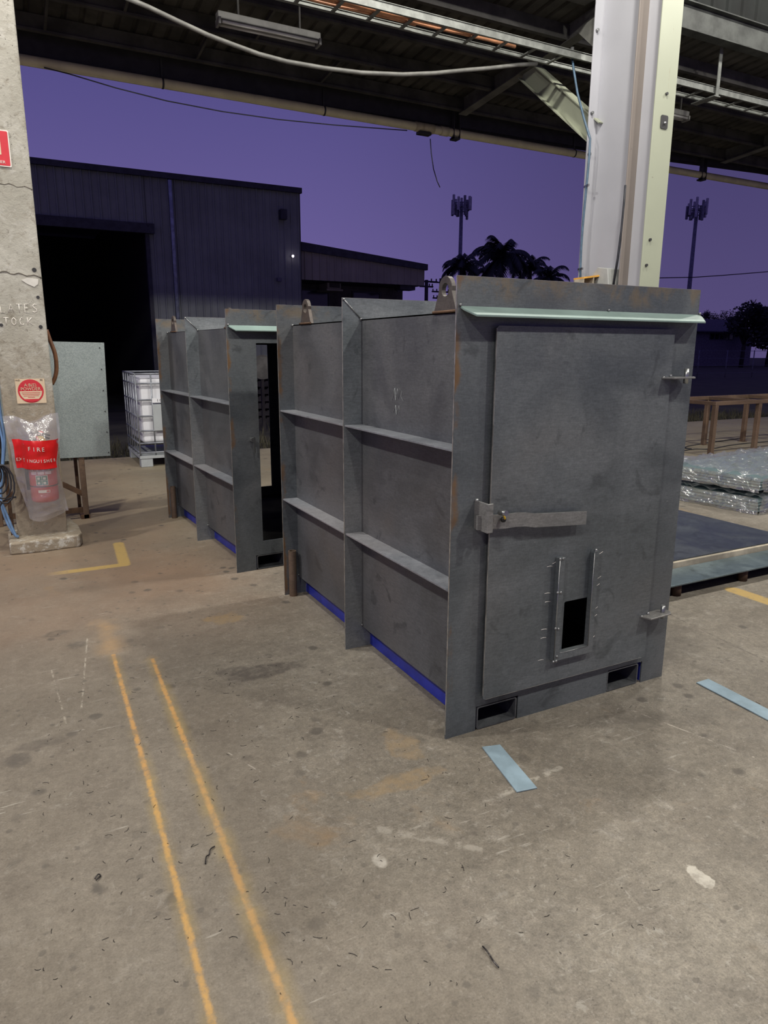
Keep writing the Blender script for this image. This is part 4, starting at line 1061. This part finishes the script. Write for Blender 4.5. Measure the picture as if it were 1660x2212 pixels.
# rusty table frame
tf = empty('table_frame', (9.54, 7.26, 0)); tag(tf, 'rust-brown welded steel table frame without a top', 'table frame')
for i in range(4):
    for Y in (0, .95):
        b = B(); b.box(i * 1.04 - .035, i * 1.04 + .035, Y - .035, Y + .035, 0, .78); b.make('leg', 'rust_frame', tf, .004)
        b = B(); b.box(i * 1.04 - .055, i * 1.04 + .055, Y - .055, Y + .055, 0, .008); b.make('foot_plate', 'rust_dark', tf)
for Y in (0, .95):
    b = B(); b.box(-.04, 3.16, Y - .035, Y + .035, .78, .84); b.make('rail', 'rust_frame', tf, .004)
for i in range(4):
    b = B(); b.box(i * 1.04 - .03, i * 1.04 + .03, .035, .915, .78, .838); b.make('cross_rail', 'rust_frame', tf, .004)
b = B(); b.tube(smooth_path([(7.6, 7.4, .008), (8.8, 7.55, .008), (9.8, 7.85, .008), (10.2, 7.75, .008), (11.2, 7.95, .008), (13, 7.9, .008)]), .008, 6)
tag(b.make('floor_lead', 'cable_dark'), 'dark lead trailing across the floor below the table frame', 'cable')
b = B(); b.tube(smooth_path([(8.6, 8.6, .008), (9.7, 8.2, .008), (9.9, 7.9, .008), (10.1, 8.15, .008), (12.0, 8.5, .008)]), .008, 6)
tag(b.make('floor_lead', 'cable_dark'), 'second dark lead on the floor behind the table frame legs', 'cable')

# ================================================================== SHAVINGS ON THE FLOOR
b = B(); rnd = random.Random(4)
for k in range(420):
    if k < 300: x, y = rnd.uniform(-.1, 1.5), rnd.uniform(1.1, 3.4)
    else: x, y = rnd.uniform(-.6, 3.2), rnd.uniform(1.1, 4.2)
    if x > 1.3 and y > 2.15: continue
    a = rnd.uniform(0, 6.28); L = rnd.choice((.002, .003, .004, .006, .009)); cur = rnd.uniform(-3, 3)
    pts = []
    for i in range(4):
        pts.append((x, y, .0015)); x += math.cos(a) * L; y += math.sin(a) * L; a += cur * .2
    b.tube(pts, .0008, 3, cap=False)
o = b.make('metal_shavings', 'shaving'); tag(o, 'scattered dark steel shavings over the near concrete floor', 'shavings', kind='stuff')
def curl(pts, label):
    b = B(); P = [atZ(px, py, .004) for px, py in pts]
    b.tube(smooth_path([(p.x, p.y, .004 + .003 * (i % 2)) for i, p in enumerate(P)]), .0022, 5); tag(b.make('steel_curl', 'shaving'), label, 'steel curl')
curl([(464, 1828), (455, 1836), (452, 1846), (446, 1852), (444, 1866)], 'dark curl of swarf between the two orange floor lines')
curl([(1043, 2044), (1052, 2056), (1060, 2066), (1066, 2078), (1078, 2090)], 'dark twisted curl of swarf near the bottom centre of the floor')
curl([(205, 1898), (213, 1890), (217, 1893), (208, 1903)], 'small dark curl of swarf left of the orange floor lines')

# ================================================================== BACKGROUND
# big dark blue shed
bs = empty('industrial_shed', (0, 20.0, 0)); tag(bs, 'tall dark blue corrugated shed with an open black doorway', 'building')
XE = 7.70
def cladding(b, x0, x1, z0, z1, y, pitch=.20, rib=.03, z1b=None):
    x = x0; pv = None
    while x < x1 - 1e-6:
        for dx, dy in ((0, 0), (pitch * .72, 0), (pitch * .79, -rib), (pitch * .93, -rib)):
            X = min(x + dx, x1); zt = z1 if z1b is None else z1 + (z1b - z1) * (X - x0) / (x1 - x0)
            a = b.bm.verts.new((X, y + dy, z0)); c = b.bm.verts.new((X, y + dy, zt))
            if pv: b.bm.faces.new((pv[0], a, c, pv[1]))
            pv = (a, c)
        x += pitch
    zt = z1 if z1b is None else z1b
    a = b.bm.verts.new((x1, y, z0)); c = b.bm.verts.new((x1, y, zt)); b.bm.faces.new((pv[0], a, c, pv[1]))
b = B(); cladding(b, 3.46, XE, -.06, 5.96, 0); b.make('front_wall', 'clad_blue', bs)
b = B(); cladding(b, -6.0, 3.46, 4.72, 5.96, 0); b.make('front_wall', 'clad_blue', bs)
b = B(); b.box(XE - .01, XE + .01, .02, 14, -.06, 5.96); b.make('side_wall', 'clad_blue', bs)
b = B(); b.box(-6, XE + .04, -.10, .02, 5.88, 6.02); b.make('roof_flashing', 'clad_dark', bs)
b = B(); b.plate([(-.05, 5.98), (7, 7.0), (14, 5.98)], [], lambda u, v, t: (t, u, v), -6, XE); b.make('roof', 'clad_dark', bs)
b = B(); b.box(-6, 3.62, -.16, .05, 4.50, 4.74); b.make('door_track', 'clad_dark', bs)
b = B(); b.box(3.40, 3.50, -.05, .10, -.06, 4.5); b.make('door_jamb', 'clad_dark', bs)
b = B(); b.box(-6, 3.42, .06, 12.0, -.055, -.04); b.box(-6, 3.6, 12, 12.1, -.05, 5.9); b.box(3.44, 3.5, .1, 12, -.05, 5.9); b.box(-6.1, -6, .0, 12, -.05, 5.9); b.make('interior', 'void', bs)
b = B(); b.cyl((4.10, -.07, 2.0), (4.10, -.07, 5.85), .05, 10); b.cyl((4.10, -.07, -.06), (4.10, -.07, 2.0), .05, 10); b.make('downpipe', 'downpipe', bs)
p = atY(611, 463, 19.9); b = B(); b.box(p.x - .09, p.x + .09, -.22, -.03, p.z - .14, p.z + .12); b.bar((p.x, -.02, p.z), (p.x, -.12, p.z + .1), .05, .05); b.make('wall_light', 'clad_dark', bs)
p = atY(604, 604, 19.9); b = B(); b.box(p.x - .06, p.x + .06, -.12, -.03, p.z - .05, p.z + .05); b.make('junction_box', 'tower_grey', bs)
p = atY(634, 553, 19.85); b = B(); b.ball((p.x, -.12, p.z), .035, 10); l_ = b.make('security_lamp', 'lit_lamp', bs); l_['label'] = 'small lit lamp'
b = B(); b.cyl((p.x, -.1, p.z), (p.x, -.02, p.z), .03, 8); b.make('lamp_base', 'clad_dark', bs)

# lower office with raked fascia
of = empty('office_building', (0, 20.3, 0)); tag(of, 'low grey-brown office with a raked corrugated fascia beside the shed', 'building')
q0, q1 = atY(650, 524, 20.3), atY(922, 573, 20.3); q2, q3 = atY(650, 604, 20.3), atY(916, 617, 20.3)
b = B(); cladding(b, 7.74, q3.x, 3.60, q0.z - .20, 0, .24, .03, q1.z - .14); b.make('fascia_wall', 'clad_brown', of)
b = B(); b.plate([(7.72, q0.z - .22), (q1.x, q1.z - .16), (q1.x, q1.z + .02), (7.72, q0.z + .02)], [], XZ(-.09), 0, .14); b.make('fascia_capping', 'clad_dark', of)
b = B(); b.box(7.72, q3.x, .02, 1.6, 3.60, 3.66); b.make('soffit', 'clad_dark', of)
b = B(); b.box(7.72, 11.95, 1.3, 1.45, -.06, 3.62); b.box(11.85, 11.95, 1.45, 8, -.06, 3.62); b.make('rear_wall', 'brick_dark', of)
b = B(); b.box(11.2, 11.75, .1, .5, 3.46, 3.60); b.bar((11.2, .3, 3.42), (11.6, .3, 3.50), .05, .05); b.make('soffit_bracket', 'clad_dark', of)
for x0, x1, z0, z1 in ((7.85, 9.25, 2.62, 3.45), (10.05, 11.1, 2.0, 3.45)):
    b = B(); b.plate(rect(x0, x1, z0, z1), [rect(x0 + .05, x1 - .05, z0 + .05, z1 - .05)], XZ(1.24), 0, .06); wf = b.make('window', 'clad_dark', of)
    b = B(); b.box(x0 + .05, x1 - .05, 1.27, 1.28, z0 + .05, z1 - .05); b.make('pane', 'glass_dark', wf)
p0, p1 = atY(706, 607, 20.9), atY(736, 626, 20.9)
ac = B(); ac.box(p0.x, p1.x, .55, 1.25, p1.z, p0.z); a_ = ac.make('air_conditioner', 'clad_brown', of, .02); a_['label'] = 'box-shaped window air conditioner'
ac = B(); ac.plate(rect(p0.x + .07, p1.x - .05, p1.z + .05, p0.z - .05), [], XZ(.53), 0, .02); ac.make('grille', 'brick_dark', a_)
ac = B(); ac.box(p0.x - .06, p1.x + .02, .45, 1.25, p1.z - .05, p1.z); ac.make('shelf_bracket', 'clad_brown', a_)

# round pale disc seen through both doorways of the far container
p = atY(567, 793, 14.0); dk = empty('round_disc', (p.x, 14.0, -.06)); tag(dk, 'round pale disc on a post seen through the open doorway of the far container', 'sign')
b = B(); b.plate(circle(0, p.z + .06, .235, 28), [], XZ(-.02), 0, .02); b.make('disc', 'disc_grey', dk)
b = B(); b.plate(circle(0, p.z + .06, .245, 28), [circle(0, p.z + .06, .225, 28)], XZ(-.03), 0, .03); b.make('rim', 'disc_grey', dk)
b = B(); b.box(-.03, .03, .0, .06, 0, p.z + .1); b.make('post', 'wood_pole', dk)

# dark pallets stacked beyond the disc
for k in range(9):
    b = B(); z = -.06 + k * .165
    for yy in (0, .5, 1.0): b.box(0, 1.3, yy, yy + .10, z, z + .10)
    for q in range(8): b.box(q * .171, q * .171 + .11, 0, 1.1, z + .10, z + .122)
    for q in (0, .6, 1.19): b.box(q, q + .11, 0, 1.1, z + .142, z + .160)
    for q in (0, .6, 1.19): b.box(q, q + .11, 0, .1, z + .122, z + .142)
    tag(b.make('timber_pallet', 'wood_pole', loc=(4.75 + .02 * math.sin(k * 2.1), 15.6, 0)), ('lowest', 'second lowest', 'third lowest', 'fourth lowest', 'middle', 'fourth highest', 'third highest', 'second highest', 'topmost')[k] + ' dark pallet of the stack seen through the far doorway', 'pallet', 'stacked pallets beyond the slab')

# phone towers
def tower(px, py_top, Y, label, seed):
    p = atY(px, py_top, Y); rnd = random.Random(seed)
    k = (Y * .86 + p.x * .45) / 58.0
    t = empty('phone_tower', (p.x, Y, -.06)); tag(t, label, 'tower', 'phone towers')
    b = B(); b.tube([(0, 0, 0), (0, 0, p.z - .2)], [.21 * k, .13 * k], 12); b.make('mast', 'tower_grey', t)
    b = B()
    for zz in (-.35, -.85): b.tube([(.62 * k * math.cos(a * .5236), .62 * k * math.sin(a * .5236), p.z + zz * k) for a in range(12)], .035 * k, 6, closed=True)
    for a in range(6): b.bar((0, 0, p.z - .6 * k), (.62 * k * math.cos(a * 1.047), .62 * k * math.sin(a * 1.047), p.z - .6 * k), .06 * k, .06 * k)
    b.make('head_frame', 'tower_grey', t)
    for a in range(9):
        an = a * .698 + .3; r = .72 * k; h = rnd.choice((1.5, 1.2, 1.0)) * k; zc = p.z - .55 * k + rnd.uniform(-.2, .25) * k
        b = B(); x, y = r * math.cos(an), r * math.sin(an); b.box(x - .09 * k, x + .09 * k, y - .07 * k, y + .07 * k, zc - h / 2, zc + h / 2)
        b.make('antenna_panel', 'antenna' if a % 3 else 'tower_grey', t, .02)
    for a in range(4):
        an = a * 1.6; b = B(); x, y = .5 * k * math.cos(an), .5 * k * math.sin(an); b.box(x - .1 * k, x + .1 * k, y - .1 * k, y + .1 * k, p.z - 1.25 * k, p.z - .75 * k); b.make('radio_unit', 'tower_grey', t)
    return t
tower(998, 428, 50, 'phone tower on a tall grey mast rising above the palms', 2)
tower(1508, 436, 50, 'phone tower on a tall grey mast right of the steel column', 5)

# power poles
def power_pole(px, py_top, Y, label, arms):
    p = atY(px, py_top, Y); t = empty('power_pole', (p.x, Y, -.06)); tag(t, label, 'power pole')
    b = B(); b.tube([(0, 0, 0), (0, 0, p.z)], [.19, .14], 10); b.make('pole', 'wood_pole', t)
    for dz, w_ in arms:
        b = B(); b.box(-w_, w_, -.07, .07, p.z + dz - .06, p.z + dz + .06); b.make('cross_arm', 'wood_pole', t)
        for s_ in (-.9, -.45, .45, .9):
            b = B(); b.cyl((w_ * s_, 0, p.z + dz + .06), (w_ * s_, 0, p.z + dz + .24), .05, 6); b.make('insulator', 'wood_pole', t)
power_pole(922, 603, 50, 'timber power pole just right of the low office', ((-.12, 1.0), (-.5, .6)))
power_pole(953, 600, 56, 'timber power pole with stacked cross arms behind the lifting lug', ((-.35, 1.1), (-1.15, .9), (-1.7, .8)))
b = B(); b.tube([atY(px, py, 40) for px, py in ((1400, 601), (1450, 600), (1500, 599), (1560, 595), (1610, 591), (1670, 586))], .035, 5)
tag(b.make('power_line', 'wood_pole'), 'distant power line crossing the sky right of the steel column', 'wire')

# palms
def palm(px, py, Y, R, label, seed, nf=24, droop=1.0, trunk=.2):
    rnd = random.Random(seed); p = atY(px, py, Y)
    t = empty('palm_tree', (p.x, Y, -.06)); tag(t, label, 'palm tree')
    b = B(); n = 6; b.tube([(.08 * math.sin(i * .8), 0, p.z * i / n) for i in range(n + 1)], [trunk * (1.25 - .4 * i / n) for i in range(n + 1)], 10); b.make('trunk', 'palm_trunk', t)
    for f in range(nf):
        az = f * 2.399 + rnd.uniform(-.2, .2); el = math.radians(rnd.uniform(5, 80)) if f > nf * .25 else math.radians(rnd.uniform(-25, 15))
        L = R * rnd.uniform(.9, 1.2); pts = []; pos = Vector((0, 0, p.z - .05)); m = 11; e_ = el
        dirh = Vector((math.cos(az), math.sin(az), 0))
        for i in range(m + 1):
            pts.append(pos.copy()); pos = pos + (dirh * math.cos(e_) + Vector((0, 0, 1)) * math.sin(e_)) * (L * 1.25 / m); e_ -= droop * (.10 + .17 * i / m) * (1.0 + .25 * rnd.random())
        b = B(); b.tube(pts, [.030 * R / 2 * (1 - .75 * i / m) for i in range(m + 1)], 4)
        side = Vector((-dirh.y, dirh.x, 0))
        for i in range(1, m * 3):
            k = i / (m * 3) * m; j = min(int(k), m - 1); c = pts[j].lerp(pts[j + 1], k - j); d = (pts[j + 1] - pts[j]).normalized()
            ll = R * .36 * math.sin(math.pi * (.12 + .82 * i / (m * 3)))
            for sg in (-1, 1):
                tip = c + (side * sg * .75 + d * .55 + Vector((0, 0, -.50 - .3 * rnd.random()))) * ll
                wv = d * R * .032
                b.bm.faces.new([b.bm.verts.new(v) for v in (c - wv, c + wv, tip)])
        b.make('frond', 'palm_leaf', t)
palm(1085, 552, 52, 2.5, 'tallest of the dark palms, its crown above the container roof', 11, 30, .95, .26)
palm(1000, 572, 44, 1.6, 'smaller palm in front of the phone tower mast', 5, 22, 1.0, .17)
palm(1148, 580, 60, 1.9, 'palm with a drooping crown right behind the tallest palm', 21, 24, 1.05, .2)
palm(1186, 598, 46, 1.6, 'low palm nearest the white steel column', 31, 22, 1.1, .18)
palm(1050, 585, 66, 1.8, 'palm half hidden between the tower mast and the tallest palm', 41, 22, 1.0, .2)

# dark trees and house far right
def tree(px, py, Y, r, label, seed, n=1500, trunk_h=None):
    rnd = random.Random(seed); p = atY(px, py, Y)
    t = empty('dark_tree', (p.x, Y, -.06)); tag(t, label, 'tree')
    b = B(); b.tube([(0, 0, 0), (.1, 0, p.z * .6), (-.1, .1, p.z)], [r * .09, r * .07, r * .03], 8)
    for k in range(5):
        a = k * 1.26; b.tube([(0, 0, p.z * .55), (r * .5 * math.cos(a), r * .5 * math.sin(a), p.z + r * .2)], [r * .05, r * .02], 6)
    b.make('trunk', 'wood_pole', t)
    b = B(); cs = [(Vector((rnd.uniform(-.6, .6), rnd.uniform(-.6, .6), rnd.uniform(-.4, .55))) * r, r * rnd.uniform(.32, .5)) for _ in range(11)]
    for k in range(n):
        c, rr = rnd.choice(cs); v = Vector((rnd.gauss(0, 1), rnd.gauss(0, 1), rnd.gauss(0, 1))).normalized() * rr * rnd.random() ** .3
        o = c + v + Vector((0, 0, p.z)); s_ = r * .085
        u = Vector((rnd.uniform(-1, 1), rnd.uniform(-1, 1), rnd.uniform(-1, 1))).normalized() * s_; w_ = u.orthogonal().normalized() * s_ * .6
        b.bm.faces.new([b.bm.verts.new(q) for q in (o - u, o + w_, o + u, o - w_)])
    b.make('crown', 'leaf_dark', t)
tree(1612, 700, 48, 2.5, 'dark bushy tree at the right edge of the view', 3, 2200)
tree(1668, 710, 50, 3.0, 'dark tree cut by the right edge of the picture', 9, 2200)
tree(1528, 683, 70, 1.3, 'small dark tree poking over the distant house roof', 12, 800)
for k, (px, py) in enumerate(((1545, 692), (1572, 690), (1500, 694))):
    tree(px, py, 74 + 7 * k, 1.7, ('low dark tree beyond the house, between the small and the bushy tree', 'dark tree behind the bushy tree at the far right', 'dark tree just past the container corner on the skyline')[k], 50 + k, 500)
hs = empty('distant_house', (60, 54, -.06)); tag(hs, 'dim distant house with a low roof at the far right', 'house')
z1 = atY(1540, 716, 54).z; zr = atY(1540, 693, 56).z
b = B(); b.box(-3, 16, 0, 8, 0, z1 + .06); b.make('wall', 'house_wall', hs)
b = B(); b.plate([(-.6, z1 + .02), (4, zr + .3), (8.6, z1 + .02), (8.6, z1 - .1), (-.6, z1 - .1)], [], lambda u, v, t: (t, u, v + .06), -3.4, 16.4); b.make('roof', 'house_roof', hs)
wz0, wz1 = atY(1560, 734, 54).z + .06, atY(1560, 719, 54).z + .0
x0 = atY(1534, 725, 54).x - 60; x1 = atY(1586, 725, 54).x - 60
for k in range(5):
    a, c = x0 + (x1 - x0) * k / 5, x0 + (x1 - x0) * (k + .9) / 5
    b = B(); b.plate(rect(a, c, wz0, wz1), [rect(a + .06, c - .06, wz0 + .06, wz1 - .06)], XZ(-.06), 0, .06); f = b.make('window', 'house_roof', hs)
    b = B(); b.box(a + .06, c - .06, -.03, -.02, wz0 + .06, wz1 - .06); b.make('pane', 'glass_dark', f)

# boundary fence
fn = empty('boundary_fence', (0, 30, -.06)); tag(fn, 'dark wire boundary fence on thin posts beyond the slab', 'fence')
for i in range(26):
    X = 14 + i * 2.6
    b = B(); b.cyl((X, 0, 0), (X, 0, 1.7), .035, 6); b.make('post', 'tower_grey', fn)
for z in (.3, .75, 1.2, 1.65):
    b = B(); b.tube([(14, 0, z), (80, 0, z)], .012, 4); b.make('wire', 'tower_grey', fn)
# grass fringe past the slab edge
b = B(); rnd = random.Random(8)
for k in range(5200):
    x = rnd.uniform(-1.5, 17); y = 11.25 + abs(rnd.gauss(0, .9)); h = rnd.uniform(.06, .24); a = rnd.uniform(0, 6.28); w_ = .012
    lx, ly = rnd.uniform(-.08, .08), rnd.uniform(-.08, .08)
    b.bm.faces.new([b.bm.verts.new(v) for v in ((x - w_ * math.cos(a), y - w_ * math.sin(a), -.06), (x + w_ * math.cos(a), y + w_ * math.sin(a), -.06), (x + lx, y + ly, h - .06))])
o = b.make('dry_grass', 'grass_dry'); tag(o, 'rough dry grass along the slab edge in the dark', 'grass', kind='stuff')
